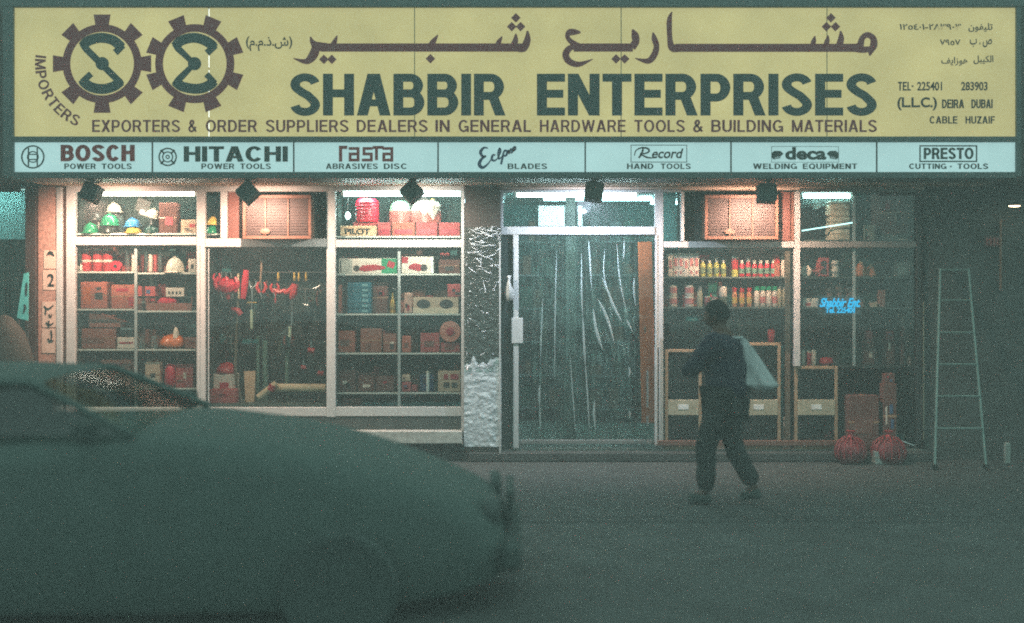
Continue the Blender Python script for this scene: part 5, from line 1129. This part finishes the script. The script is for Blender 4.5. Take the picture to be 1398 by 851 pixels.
def disc(label, px, py, r, zb, Y=.12, mt=m_wp, mk=m_rp):
    t = thing('grinding_disc', label, 'disc', (X(px, Y), Y, zb)); q = r*m(Y)
    MB().lathe([(q*.12, 0), (q, .001), (q, .012), (q*.12, .014)], (0, 0, q), 22, 'y').build('disc_body', mt, t); MB().lathe([(q*.35, -.001), (q*.42, -.002), (q*.42, .0), ], (0, 0, q), 18, 'y').build('ring_mark', mk, t)
    MB().lathe([(q*.1, .0145), (q*.28, .015), (q*.28, .017), (q*.1, .017)], (0, 0, q), 14, 'y').build('flange', m_dimf, t); return t
disc('pale grinding disc on edge just right of the post', 1100, 371, 7.6, ZC)
t = thing('loudhailer', 'small reddish horn between the pale disc and the red box', 'horn', (X(1112, .14), .14, ZC)); MB().lathe([(.008, 0), (.014, .03), (.03, .07), (.036, .085)], (-.03, 0, .055), 16, 'x').build('horn', M('dull_red', (150, 70, 66), .5), t); MB().box(-.01, .01, -.01, .01, 0, .05).build('grip', m_dk, t)
t = carton('rose box with two dark round openings', 1118, 1132, 352, ZC, .12, 4, tape=False, cat='box', name='speaker_box', d=.12); w2 = 7*m(.12)
for zz in (.05, .13): MB().lathe([(w2*.62, 0), (w2*.55, .004), (w2*.2, -.004), (0, -.004)], (0, -.001, zz), 18, 'y').build('opening', m_dp, t); t.rotation_euler.z = 0
for j in range(2): tin('white tin with grey band, %s of two stacked beyond the rose box' % ('lower', 'upper')[j], 1141.5, 366.5-j*11, 11, ZC+j*.083, .13, m_card, m_wh, band=(m_dimf, .3, .6))
for k, (px, yt, w_) in enumerate(((1177, 359, 17), (1191, 363, 15))):
    o = MB().lathe([(0, 0), (.9, 0), (1, .2), (.85, .6), (.35, .9), (.15, 1), (0, 1)], n=18).jitter(.16, 2.2, k)
    o.v = [(x*w_*m(.15)/2, y*w_*m(.15)/2, z*(379-yt)*m(.15)) for x, y, z in o.v]; o = o.build('orange_sack', M('dull_orange', (188, 112, 76), .6, var=.2), None, 180); o.location = (X(px, .15), .2, ZC); tag(o, ['larger dull orange sack on the dim upper shelf', 'smaller dull orange sack next to the larger one'][k], 'sack')
    q = MB().tube([(-.012, 0, 0), (.012, 0, 0)], .014, 8).build('tied_neck', m_crm, o); q.location = (0, 0, (379-yt)*m(.15)-.004)
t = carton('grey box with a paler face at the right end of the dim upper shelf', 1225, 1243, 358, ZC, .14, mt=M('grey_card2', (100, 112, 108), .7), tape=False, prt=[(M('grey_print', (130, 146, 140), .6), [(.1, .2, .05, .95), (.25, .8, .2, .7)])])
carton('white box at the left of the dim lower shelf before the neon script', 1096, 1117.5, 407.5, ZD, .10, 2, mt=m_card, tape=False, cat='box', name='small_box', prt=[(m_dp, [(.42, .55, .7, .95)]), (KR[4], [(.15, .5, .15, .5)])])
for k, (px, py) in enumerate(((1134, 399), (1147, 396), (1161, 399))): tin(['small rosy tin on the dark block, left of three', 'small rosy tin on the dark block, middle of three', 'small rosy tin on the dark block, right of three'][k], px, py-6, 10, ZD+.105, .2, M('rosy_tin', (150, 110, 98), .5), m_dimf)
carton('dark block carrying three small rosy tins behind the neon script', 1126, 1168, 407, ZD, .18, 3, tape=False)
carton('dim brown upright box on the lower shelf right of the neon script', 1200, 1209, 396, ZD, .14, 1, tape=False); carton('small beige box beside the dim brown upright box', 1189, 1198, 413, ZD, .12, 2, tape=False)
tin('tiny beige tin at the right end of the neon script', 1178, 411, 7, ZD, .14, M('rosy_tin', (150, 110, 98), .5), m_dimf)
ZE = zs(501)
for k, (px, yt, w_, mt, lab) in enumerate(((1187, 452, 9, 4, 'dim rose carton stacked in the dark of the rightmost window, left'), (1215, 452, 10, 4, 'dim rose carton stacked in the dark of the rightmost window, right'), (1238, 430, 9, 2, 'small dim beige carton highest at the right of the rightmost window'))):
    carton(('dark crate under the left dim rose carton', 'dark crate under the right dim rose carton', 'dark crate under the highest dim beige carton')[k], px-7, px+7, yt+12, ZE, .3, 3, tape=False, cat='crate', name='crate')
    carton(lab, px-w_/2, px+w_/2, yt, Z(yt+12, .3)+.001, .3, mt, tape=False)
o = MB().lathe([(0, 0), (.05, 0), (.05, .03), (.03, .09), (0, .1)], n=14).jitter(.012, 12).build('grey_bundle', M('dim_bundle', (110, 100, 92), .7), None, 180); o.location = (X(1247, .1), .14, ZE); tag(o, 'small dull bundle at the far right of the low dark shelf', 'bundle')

# neon script
m_neon = EM('neon_blue', (0, 176, 232), .6)
ns = thing('neon_sign', 'small glowing blue neon script sign in the rightmost window', 'neon sign', (X(1145, .03), .03, Z(428)))
YN = .03
MB().box(X(1117, .05), X(1176, .05), .05, .058, Z(430, .05), Z(403, .05), .002).build('backing', GL('acrylic_backing', gloss=.05, haze=.08, hcol=(40, 110, 160)), ns, world=True)
def neon(body, x0, x1, y0, y1, sh, nm, bold):
    mb = MB(); text_px(mb, body, x0, x1, y0, y1, YN, bold, sh, .006, .95); mb.build(nm, m_neon, ns, world=True)
neon('Shabbir Ent.', 1119, 1174, 407, 419.5, .4, 'script_line', .022); neon('Tel. 225401', 1127, 1167, 419.8, 427.5, .1, 'number_line', .022)
for px in (1122, 1172): MB().tube([(X(px), .04, Z(404)), (X(px), .05, Z(340))], .0015, 5).build('hanging_wire', m_dk, ns, world=True)

# cartons, red bundles and small box on the step at the right
m_bun = M('red_net', (112, 34, 44), .6, var=.35, scale=24, bump=.6, bscale=30)
for k, (px, w_, lab) in enumerate(((1161, 40, 'round red net bundle on the step before the cartons, left one'), (1213, 44, 'round red net bundle on the step before the cartons, right one'))):
    t = thing('red_bundle', lab, 'bundle', (X(px, -.2), -.2, 0), 'red net bundles on the step'); r_ = w_/2*m(-.2)
    q = MB().lathe([(0, 0), (r_*.8, .0), (r_, .08), (r_*1.02, .14), (r_*.85, .19), (r_*.35, .225), (0, .23)], n=26).jitter(.03, 11, k)
    q.v = [(x, y, max(z, .002)) for x, y, z in q.v]; q.build('net_bag', m_bun, t, 180)
    q = MB()
    for j in range(14):
        a = j*.449+k; q.tube([(r_*math.cos(a)*s, r_*math.sin(a)*s, z) for s, z in ((.99, .05), (1.06, .12), (.86, .205), (.4, .255))], .006, 5)
    q.build('cord_net', m_red, t)
    q = MB().lathe([(.03, 0), (.02, .03), (.045, .06), (.0, .062)], (0, 0, .25), 12).build('tied_top', m_rd, t)
carton('brown carton standing behind the red net bundles', 1158, 1200, 540, z0s+.001, -.05, 3, d=.12, prt=[(M('faded_print', (120, 76, 66), .7), [(.2, .8, .3, .6)])])
carton('tall narrow brown carton at the right behind the red net bundles', 1206, 1224, 524, z0s+.001, -.04, 3, d=.12)
carton('small square brown carton on top of the tall narrow one', 1208, 1222, 510, Z(524, -.04)+.002, -.03, 3, d=.10, tape=False)
carton('small grey white box lying on the pavement below the right red bundle', 1195, 1217, 617, .0, -.30, mt=M('grey_white', (150, 168, 164), .6), tape=True, d=.12)

# ---------------------------------------------------------------- ladder
m_alu = M('ladder_aluminium', (122, 150, 145), .4, metal=.35, var=.1)
ld = thing('aluminium_ladder', 'tall tapered aluminium ladder leaning on the dark wall at the right', 'ladder', (X(1310, -.6), -.6, 0))
def LP(px, py):                       # a point on the leaning plane: foot at y=-.62, head at y=-.06
    t_ = (628-py)/(628-367); Y = -.62+.56*t_; return (X(px, Y), Y, Z(py, Y))
yb_ = 400+HC*F/(D-.62)
for a, b in ((1276, 1283.5), (1346.5, 1322)):
    p0, p1 = Vector(LP(a, 626)), Vector(LP(b, 367)); p0.z = .004
    MB().tube([p0, p1], .013, 6).build('rail', m_alu, ld, world=True)
    MB().box(p0.x-.022, p0.x+.022, p0.y-.03, p0.y+.03, .001, .05, .005).build('foot', m_dk, ld, world=True)
for k, py in enumerate((368.5, 410, 454, 497.5, 541, 585)):
    t_ = (py-367)/259.; xa = 1283.5-7.5*t_; xb = 1322+24.5*t_
    MB().tube([LP(xa+1, py), LP(xb-1, py)], .009 if k else .012, 6).build('rung', m_alu, ld, world=True)
pl = thing('conduit', 'thin vertical conduit on the wall left of the ladder', 'pipe', (X(1261, -.02), -.015, Z(480))); MB().tube([(X(1261, -.02), -.02, Z(600)), (X(1261, -.02), -.02, Z(412))], .009, 8).build('pipe_body', M('conduit', (110, 120, 104), .5), pl, world=True)
for y_ in (430, 520, 585): MB().box(X(1261)-.02, X(1261)+.02, -.033, -.003, Z(y_+2), Z(y_), .002).build('clip', m_dmet, pl, world=True)
wl = thing('wall_lamp', 'small warm lamp glowing high on the wall at the right edge', 'lamp', (X(1385, -.2), -.2, Z(281, -.2)))
MB().lathe([(.045, 0), (.05, .012), (.03, .03), (0, .034)], n=16, sx=1.4).build('shade', m_dmet, wl); MB().lathe([(0, -.014), (.036, -.008), (.04, -.001)], n=16, sx=1.4).build('bulb', EM('wall_lamp_glow', (255, 222, 180), 3.2), wl)
MB().tube([(0, .01, .02), (0, .19, .03)], .008, 6).build('arm', m_dmet, wl)
dn = thing('downpipe', 'rusty brown downpipe on the wall below the small warm lamp', 'pipe', (X(1366, -.05), -.04, .4)); MB().tube([(X(1366, -.05), -.05, Z(395)), (X(1366, -.05), -.05, Z(300))], .011, 8).build('pipe_body', M('rusty_pipe', (140, 98, 76), .6), dn, world=True)
for y_ in (312, 345, 385): MB().box(X(1366)-.03, X(1366)+.02, -.045, -.003, Z(y_+2.5), Z(y_), .002).build('clip', m_dmet, dn, world=True)
mt_ = thing('meter_cabinet', 'row of small dull red switches on the wall beside the rusty pipe', 'switch box', (X(1352), -.04, Z(338)))
MB().box(X(1342), X(1363), -.03, -.002, Z(338), Z(322), .004).build('box_body', M('grimy_box', (84, 72, 68), .7), mt_, world=True)
for k in range(4): MB().box(X(1344+k*4.8), X(1347+k*4.8), -.04, -.0305, Z(336), Z(325), .002).build('switch', M('dull_red', (150, 70, 66), .5), mt_, world=True)
o = MB().box(-.03, .03, -.02, .02, 0, .2, .01).jitter(.01, 10).build('white_packet', M('dull_white', (150, 160, 154), .6), None); o.location = (X(1375, -.3), -.3, .012); tag(o, 'pale slim packet standing on the pavement at the far right', 'packet')

# ---------------------------------------------------------------- neighbour's lit teal bay on the far left
nb = thing('neighbour_bay', 'neighbouring bay with lit turquoise wall and dark green double door at the left edge', 'building', (X(0), .3, 0))
MB().box(X(-160), X(39.5), .30, .38, .0, zl1-.01).build('wall', M('turquoise_paint', (150, 208, 204), .7, var=.06), nb, world=True)
MB().box(X(-160), X(39.5), -.12, -.05, Z(255), zl1-.008).build('header', m_dmet, nb, world=True)
for a, b in ((-34, -2), (-1, 31)):
    dd = MB().box(X(a), X(b), .24, .285, .002, Z(325), .004).build('door_leaf', M('dark_green_door', (26, 72, 66), .6, var=.25, scale=3), nb, world=True)
    for k in range(2): MB().box(X(a+5), X(b-5), .228, .239, Z(400+k*120+60), Z(340+k*120), .006).build('door_panel', M('dark_green_door', (26, 72, 66), .6, var=.25, scale=3), nb, world=True)
nl = thing('fluorescent_lamp', 'hidden tube tucked behind the header washing the turquoise wall with light', 'lamp', (X(0), .15, Z(250)))
MB().tube([(X(-60), .10, Z(252)), (X(18), .10, Z(252))], .014, 8).build('tube', EM('bay_tube', (200, 250, 248), 15), nl, world=True)
MB().box(X(-62), X(36), -.13, -.121, Z(264), Z(245)).build('valance', m_dmet, nl, world=True)
ls = thing('leaning_board', 'narrow turquoise lettered board leaning beside the dark brown pillar', 'board', (X(30, -.1), -.1, 0))
MB().prism([(X(33, -.14), Z(374, -.14)), (X(39.4, -.14), Z(372, -.14)), (X(38.6, -.14), Z(438, -.14)), (X(23.5, -.14), Z(434, -.14))], -.15, -.135).build('board', M('turquoise_board', (88, 184, 182), .5), ls, world=True)
mb = MB(); vrib(mb, [(36.5, 386, 1.5), (36, 396, 3), (35.8, 404, 1.5)], -.151); vrib(mb, [(33, 416, 1.5), (34.5, 420, 2.6), (32, 428, 1.5)], -.151); mb.build('handwriting', m_ink, ls, world=True)['kind'] = 'stuff'
MB().tube([(X(26, -.14), -.14, Z(436, -.14)), (X(24, -.2), -.22, .002)], .012, 6).tube([(X(38, -.14), -.14, Z(438, -.14)), (X(38.4, -.2), -.2, .002)], .012, 6).build('leg', m_dmet, ls, world=True)
hp = MB().lathe([(0, 0), (.30, 0), (.34, .15), (.32, .6), (.26, 1.05), (.17, 1.3), (.06, 1.42), (0, 1.44)], n=28, sx=1.0, sy=.6).jitter(.05, 3.5, 2)
hp.v = [(x, y, max(z, .002)) for x, y, z in hp.v]
o = hp.build('covered_heap', M('brown_tarpaulin', (58, 53, 47), .8, var=.2, bump=.4, bscale=18), None, 180); o.location = (X(10, -.5), -.5, 0); tag(o, 'brown tarpaulin covered heap at the left edge before the dark green door', 'heap')

# ---------------------------------------------------------------- dark parked car, lower left
m_paint = M('dark_car_paint', (82, 96, 93), .9, var=.1, spec=.15); m_trim = M('black_trim', (66, 78, 76), .8, spec=.2)
m_cglass = GL('car_glass', tint=(215, 228, 224), gloss=.04, gmax=.07, rough=.12); m_sglass = GL('tinted_car_glass', tint=(110, 122, 120), gloss=.06, gmax=.3, rough=.06)
CY = -4.72; HW = .80
car = thing('parked_car', 'dark saloon car parked in the foreground at lower left, nose pointing right', 'car', (-2.3, CY, -.13))
# stations: x, top z, half width, bottom z (x measured in the world, z above the road)
st_ = [(-4.72, .72, .62, .30), (-4.66, .88, .70, .24), (-4.3, 1.02, .78, .20), (-3.7, 1.05, .80, .18), (-2.9, 1.06, .81, .18), (-2.15, 1.07, .81, .18), (-1.85, 1.085, .80, .18), (-1.5, 1.05, .78, .18), (-1.15, 1.0, .75, .18), (-.8, .91, .71, .19), (-.5, .81, .66, .21), (-.25, .71, .60, .25), (-.10, .62, .54, .30), (-.04, .52, .50, .34)]
def carring(x, zt2, hw, zb2):
    pts = [(-hw*.93, zb2), (-hw, zb2+.10), (-hw*1.005, (zb2+zt2)*.5), (-hw*.985, zt2-.16), (-hw*.93, zt2-.06), (-hw*.80, zt2-.018), (-hw*.5, zt2+.004), (0, zt2+.014)]
    pts += [(-a, b) for a, b in pts[-2::-1]]
    return [(x, CY+a, b-.13) for a, b in pts]
vs = []; fs = []
st2 = smoothpts(st_, 3); n_ = 15
for s in st2: vs += carring(*s)
for i in range(len(st2)-1):
    for k in range(n_-1): fs.append((i*n_+k, i*n_+k+1, (i+1)*n_+k+1, (i+1)*n_+k))
    fs.append((i*n_+n_-1, i*n_, (i+1)*n_, (i+1)*n_+n_-1))
fs.append(tuple(range(n_))); fs.append(tuple((len(st2)-1)*n_+k for k in reversed(range(n_))))
MB().add(vs, fs).build('body', m_paint, car, 50, world=True)
zr = 1.365-.13; zbelt = 1.065-.13
roof = [(-3.95, .58, -.03), (-3.8, .62, -.005), (-3.2, .645, .012), (-2.75, .64, .006), (-2.50, .60, -.02), (-2.44, .585, -.032)]
MB().grid(lambda u, v: (lambda s: (s[0], CY+s[1]*(2*u-1), zr+s[2]-.035*abs(2*u-1)**3))(smoothpts(roof, 4)[min(int(round(v*20)), 20)]), 12, 20).add([], []).build('roof', m_paint, car, 60, world=True)
MB().grid(lambda u, v: (-2.44+v*.55, CY+(.585+v*.12)*(2*u-1), zr-.034-v*(zr-.034-zbelt-.012)-.03*abs(2*u-1)**3*(1-v)+.03*(1-abs(2*u-1)**2)*math.sin(v*3.14)), 12, 8).build('windscreen', m_cglass, car, 60, world=True)
MB().grid(lambda u, v: (-3.95-v*.42, CY+(.58+v*.12)*(2*u-1), zr-.034-v*(zr-.034-zbelt-.0)-.03*abs(2*u-1)**3*(1-v)), 12, 8).build('rear_window', m_cglass, car, 60, world=True)
for s in (-1, 1):
    for (xa, xb, xc_, xd) in ((-2.50, -1.95, -3.12, -3.12), (-3.18, -3.18, -3.92, -4.28)):
        MB().add([(xa, CY+s*.59, zr-.06), (xb, CY+s*.735, zbelt), (xd, CY+s*.735, zbelt), (xc_, CY+s*.59, zr-.06)], [(0, 1, 2, 3)]).build('side_window', m_sglass, car, 0, world=True)
    MB().tube([(-1.90, CY+s*.72, zbelt), (-2.46, CY+s*.59, zr-.045), (-3.2, CY+s*.605, zr-.035), (-3.95, CY+s*.585, zr-.06), (-4.36, CY+s*.71, zbelt)], .022, 8).build('roof_pillar', m_paint, car, 60, world=True)
    MB().tube([(-3.15, CY+s*.735, zbelt), (-3.15, CY+s*.6, zr-.045)], .02, 6).build('roof_pillar', m_trim, car, world=True)
    MB().lathe([(0, 0), (.05, .01), (.065, .05), (.06, .11), (0, .12)], (-2.08, CY+s*.86, zbelt-.03), 14, sy=.8).build('mirror', m_trim, car, world=True)
    MB().box(-3.0, -2.86, CY+s*.815-.012, CY+s*.815+.012, .70, .725, .006).build('door_handle', m_chr, car, world=True)
    for wx in (-.86, -3.75):
        wr = .30; cc = (wx, CY+s*.70, wr-.13)
        pw = [(wr*.62, -.09), (wr*.93, -.095), (wr, -.06), (wr, .06), (wr*.93, .095), (wr*.62, .09)]
        wh = MB().lathe(pw, cc, 28, 'y').build('wheel', M('tyre_rubber', (64, 76, 74), .9), car, world=True)
        MB().lathe([(0, .06), (.05, .07), (wr*.5, .06), (wr*.62, .088), (wr*.62, -.085), (wr*.5, -.06), (0, -.07)], cc, 24, 'y').build('rim', M('wheel_metal', (68, 80, 78), .6), wh, world=True)
    MB().lathe([(0, .03), (.06, .025), (.085, 0), (.085, -.04)], (-.09, CY+s*.40, .50), 16, 'x').build('headlight', M('lamp_dark', (70, 82, 80), .6), car, world=True)
    MB().box(-4.75, -4.70, CY+s*.45-.12, CY+s*.45+.12, .55, .68, .01).build('tail_light', m_red, car, world=True)
MB().box(-.06, .05, CY-.60, CY+.60, .22, .36, .03).build('bumper', m_trim, car, world=True); MB().box(-4.80, -4.68, CY-.66, CY+.66, .22, .38, .03).build('bumper', m_trim, car, world=True)
for yy in (-.35, .35): 
    MB().box(-2.95, -2.82, CY+yy-.24, CY+yy+.24, .72, 1.12, .04).build('seat_back', m_trim, car, world=True)
for k in range(4): MB().box(-.035, .01, CY-.28, CY+.28, .42+k*.045, .44+k*.045, .004).build('grille_bar', m_trim, car, world=True)

# ---------------------------------------------------------------- the walking man
PX, PY_ = X(992, -2.3), -2.3
ang = R(152); FW = Vector((math.cos(ang), math.sin(ang), 0)); LF = Vector((-math.sin(ang), math.cos(ang), 0))
def PW(f, l, u): v = FW*f+LF*l; return (v.x, v.y, u)
man = thing('person', 'man in a dark navy shirt walking past the shop, blue white bag over his shoulder', 'person', (PX, PY_, 0.0))
def skinned(name, verts, edges, radii, mat, root=0, sub=2, disp=0.0, parent=None):
    me = bpy.data.meshes.new(name); me.from_pydata([PW(*v) for v in verts], edges, []); me.update()
    o = bpy.data.objects.new(name, me); COL.objects.link(o)
    md = o.modifiers.new('skin', 'SKIN'); md.use_smooth_shade = True
    for i, r in enumerate(radii):
        sv = me.skin_vertices[0].data[i]; sv.radius = r if isinstance(r, tuple) else (r, r); sv.use_root = (i == root)
    sb = o.modifiers.new('sub', 'SUBSURF'); sb.levels = sub; sb.render_levels = sub
    dg = bpy.context.evaluated_depsgraph_get(); dg.update(); ev = o.evaluated_get(dg); nm = bpy.data.meshes.new_from_object(ev)
    bpy.data.objects.remove(o)
    if disp:
        for v in nm.vertices: v.co += v.normal*disp*noise.noise(v.co*11)
    nm.materials.clear(); nm.materials.append(mat); nm.name = name
    nm.polygons.foreach_set('use_smooth', [True]*len(nm.polygons))
    o = bpy.data.objects.new(name, nm); COL.objects.link(o); o.parent = parent or man; return o
m_skin = M('skin', (84, 58, 46), .55, var=.08); m_shirt = M('navy_shirt', (22, 30, 52), .8, var=.2, scale=14, bump=.3, bscale=22); m_trou = M('dark_trousers', (26, 33, 33), .85, var=.2, bump=.3, bscale=20)
m_hair = M('black_hair', (20, 20, 20), .7, var=.3, scale=50, bump=.5, bscale=90)
# joints (forward, left, up)
J = dict(pel=(0, 0, .83), waist=(.0, 0, .96), chest=(.02, 0, 1.14), neck0=(.035, 0, 1.31), neck=(.055, 0, 1.37), head=(.075, 0, 1.45), top=(.075, 0, 1.50),
         ls=(.03, .17, 1.27), le=(.24, .21, 1.03), lw=(.14, .13, 1.215), rs=(.03, -.17, 1.27), re=(.02, -.24, 1.02), rw=(.17, -.22, .83),
         lh=(.02, .085, .80), lk=(.14, .09, .46), la=(.14, .09, .085), lt=(.28, .10, .035), rh=(-.0, -.085, .80), rk=(-.02, -.09, .45), ra=(-.20, -.09, .13), rt=(-.08, -.095, .035))
nm_ = list(J); ix = {k: i for i, k in enumerate(nm_)}
ed = [('pel', 'waist'), ('waist', 'chest'), ('chest', 'neck0'), ('neck0', 'neck'), ('neck', 'head'), ('head', 'top'), ('neck0', 'ls'), ('ls', 'le'), ('le', 'lw'), ('neck0', 'rs'), ('rs', 're'), ('re', 'rw'),
      ('pel', 'lh'), ('lh', 'lk'), ('lk', 'la'), ('la', 'lt'), ('pel', 'rh'), ('rh', 'rk'), ('rk', 'ra'), ('ra', 'rt')]
rd = dict(pel=.12, waist=.115, chest=.125, neck0=.07, neck=.05, head=.075, top=.06, ls=.055, le=.036, lw=.024, rs=.055, re=.036, rw=.024, lh=.085, lk=.054, la=.036, lt=.028, rh=.085, rk=.054, ra=.036, rt=.028)
body = skinned('body', [J[k] for k in nm_], [(ix[a], ix[b]) for a, b in ed], [rd[k] for k in nm_], m_skin)
sh = ['pel', 'waist', 'chest', 'neck0', 'ls', 'le', 'rs', 're']; si = {k: i for i, k in enumerate(sh)}
J2 = dict(J); J2['pel'] = (0, 0, .79)
def mid(a, b, t): return tuple(a[i]+(b[i]-a[i])*t for i in range(3))
skinned('shirt', [J2[k] for k in sh]+[mid(J['le'], J['lw'], .12), mid(J['re'], J['rw'], .12)],
        [(0, 1), (1, 2), (2, 3), (3, 4), (4, 5), (3, 6), (6, 7), (5, 8), (7, 9)], [(.185, .165), (.18, .16), (.195, .17), .095, .095, .078, .095, .078, .068, .068], m_shirt, disp=.018)
skinned('trousers', [(0, 0, .82), J['lh'], J['lk'], J['la'], J['rh'], J['rk'], J['ra']], [(0, 1), (1, 2), (2, 3), (0, 4), (4, 5), (5, 6)], [.145, .115, .085, .072, .115, .085, .072], m_trou, disp=.014)
for a, t, nmx in (('la', 'lt', 'l'), ('ra', 'rt', 'r')):
    A, B = J[a], J[t]; heel = (A[0]-.05, A[1], A[2]-.045 if nmx == 'l' else A[2]-.05)
    skinned('shoe', [heel, mid(A, B, .4)[:2]+(max(B[2]+.012, .04) if nmx == 'l' else .075,), B], [(0, 1), (1, 2)], [.046, .046, .036], m_trim)
# head: skull, face, ears, hair
hb_ = MB()
def headpt(u, v):
    th = v*math.pi; ph = u*2*math.pi; s_, c_ = math.sin(th), math.cos(th)
    f = math.cos(ph)*s_; l = math.sin(ph)*s_; z = c_
    rf, rl, rz = .098, .076, .115
    jaw = 1-.28*max(0, -z)**1.5
    fx = f*rf*jaw+(.012 if f > 0 and z < 0 else 0); lx = l*rl*jaw
    if f > .75:
        k = math.exp(-(l/.16)**2); fx += .022*k*math.exp(-((z+.12)/.16)**2)         # nose
        fx -= .010*math.exp(-((abs(l)-.33)/.12)**2)*math.exp(-((z-.05)/.1)**2)       # eye sockets
        fx += .006*math.exp(-(l/.28)**2)*math.exp(-((z+.46)/.07)**2)                 # lips
        fx += .006*math.exp(-(l/.5)**2)*math.exp(-((z-.2)/.08)**2)                   # brow
    return (fx, lx, z*rz)
HCn = (.082, 0, 1.475); tilt = R(14)
def hw_(p):
    f, l, u = p; f2 = f*math.cos(tilt)+u*math.sin(tilt); u2 = -f*math.sin(tilt)+u*math.cos(tilt)
    return PW(HCn[0]+f2, HCn[1]+l, HCn[2]+u2)
MB().grid(lambda u, v: hw_(headpt(u, v)), 40, 28).build('head', m_skin, man, 180)
MB().grid(lambda u, v: (lambda p: hw_((p[0]*1.09-.004, p[1]*1.11, p[2]*1.07+.003+.004*noise.noise(Vector(p)*60))))(headpt(u+.0, v*(.62-.32*max(0, math.cos(u*2*math.pi))**.6))), 40, 20).build('hair', m_hair, man, 180)
for s in (-1, 1):
    e_ = MB().lathe([(0, -.006), (.018, -.005), (.026, 0), (.02, .006), (0, .004)], (0, 0, 0), 14, 'y', sx=.75, sy=1.25)
    e_.v = [hw_((-.008+a, s*.078+b*s, c-.012)) for a, b, c in e_.v]; e_.build('ear', m_skin, man, 180)
    e_ = MB().lathe([(0, -.010), (.008, -.006), (.010, 0), (.008, .006), (0, .010)], (0, 0, 0), 12); e_.v = [hw_((.082+a, s*.026+b, .006+c)) for a, b, c in e_.v]; e_.build('eye', m_wp, man, 180)
# hands: palm with four fingers and a thumb, curled round the bag neck / relaxed
def hand(wr, dr, curl, side):
    w0 = Vector(wr); d = Vector(dr).normalized(); sd = Vector((0, 1, 0)); sd = (sd-d*sd.dot(d)).normalized(); pn = d.cross(sd)
    palm = [w0, w0+d*.045, w0+d*.085]
    skinned('palm', [tuple(p) for p in palm], [(0, 1), (1, 2)], [(.022, .018), (.036, .017), (.036, .015)], m_skin, sub=2)
    for k, ln in enumerate((.068, .078, .073, .056)):
        o0 = palm[2]+sd*(.027-.018*k)-d*.006; q = [o0]; dd = d.copy()
        for j in range(3): dd = (dd+pn*curl*(.5+.25*j)*side).normalized(); q.append(q[-1]+dd*ln*(.42, .32, .26)[j])
        skinned('finger', [tuple(p) for p in q], [(0, 1), (1, 2), (2, 3)], [.0098, .009, .0085, .0075], m_skin, sub=1)
    o0 = w0+d*.03+sd*.03; q = [o0, o0+(d*.6+sd*.8).normalized()*.03+pn*side*.008, o0+(d*.6+sd*.8).normalized()*.03+(d*.9+sd*.2+pn*side*.4).normalized()*.03+pn*side*.008]
    skinned('thumb', [tuple(p) for p in q], [(0, 1), (1, 2)], [.012, .0105, .009], m_skin, sub=1)
hand(J['lw'], (-.11, -.03, .06), .9, 1); hand(J['rw'], (.05, .0, -.10), .35, 1)
# carrier bag slung over the shoulder
m_bag = M('blue_white_plastic', (206, 212, 214), .3, var=.16, scale=5, coat=.3, bump=.35, bscale=12, trans=.25, stretch=(2.5, 2.5, .5))
bgs = thing('carrier_bag', 'pale blue white plastic bag slung over the back of the walking man', 'bag', (X(1015, -2.3), -2.3, Z(462, -2.3)))
def bagf(u, v):
    z0_ = Z(461, -2.3); x0_ = X(1013, -2.3); t = v; cx = X(1013+25*t+2*t*t, -2.3); w_ = (2+24*min(1, t*1.1)**.85)*m(-2.3)
    zc = z0_-(66*t)*m(-2.3)*1.08; a = u*2*math.pi; sh_ = 1-max(0, (t-.88)/.12)**2*.85
    x = cx+w_*math.cos(a)*sh_; z = zc+math.cos(a)*.03*t*-.2
    y = -2.33+w_*.42*math.sin(a)*sh_; nn = noise.noise(Vector((math.cos(a)*2.2, math.sin(a)*2.2, t*2)))*.02*t+noise.noise(Vector((u*22, t*2.5, 3)))*.008
    return (x+nn*math.cos(a), y+nn*math.sin(a), z)
MB().grid(bagf, 48, 30).build('bag_film', m_bag, bgs, 180, world=True)
p0 = Vector(PW(*J['lw']))+Vector((PX, PY_, 0)); p1 = Vector((X(1013, -2.3), -2.33, Z(461, -2.3)))
for k in (-.012, .012): MB().tube([p1+Vector((0, k, 0)), (p0+p1)/2+Vector((0, k, .045)), p0+Vector(PW(-.06, 0, .03))+Vector((0, k, .0))], [.012, .010, .007], 7).build('handle', m_bag, bgs, world=True)

# ---------------------------------------------------------------- haze added to lift the blacks like a faded print
FADE_HAZE = .020
hz_m = bpy.data.materials.new('fade_haze'); hz_m.use_nodes = True; nt = hz_m.node_tree; nt.nodes.clear()
vo = nt.nodes.new('ShaderNodeVolumePrincipled'); ou = nt.nodes.new('ShaderNodeOutputMaterial')
vo.inputs['Color'].default_value = (.97, .99, .985, 1); vo.inputs['Density'].default_value = FADE_HAZE
nt.links.new(vo.outputs[0], ou.inputs['Volume'])
stuff(MB().box(-44, 44, -44, 6, -1.6, 5.2).build('added_fade_haze', hz_m, None, 0))
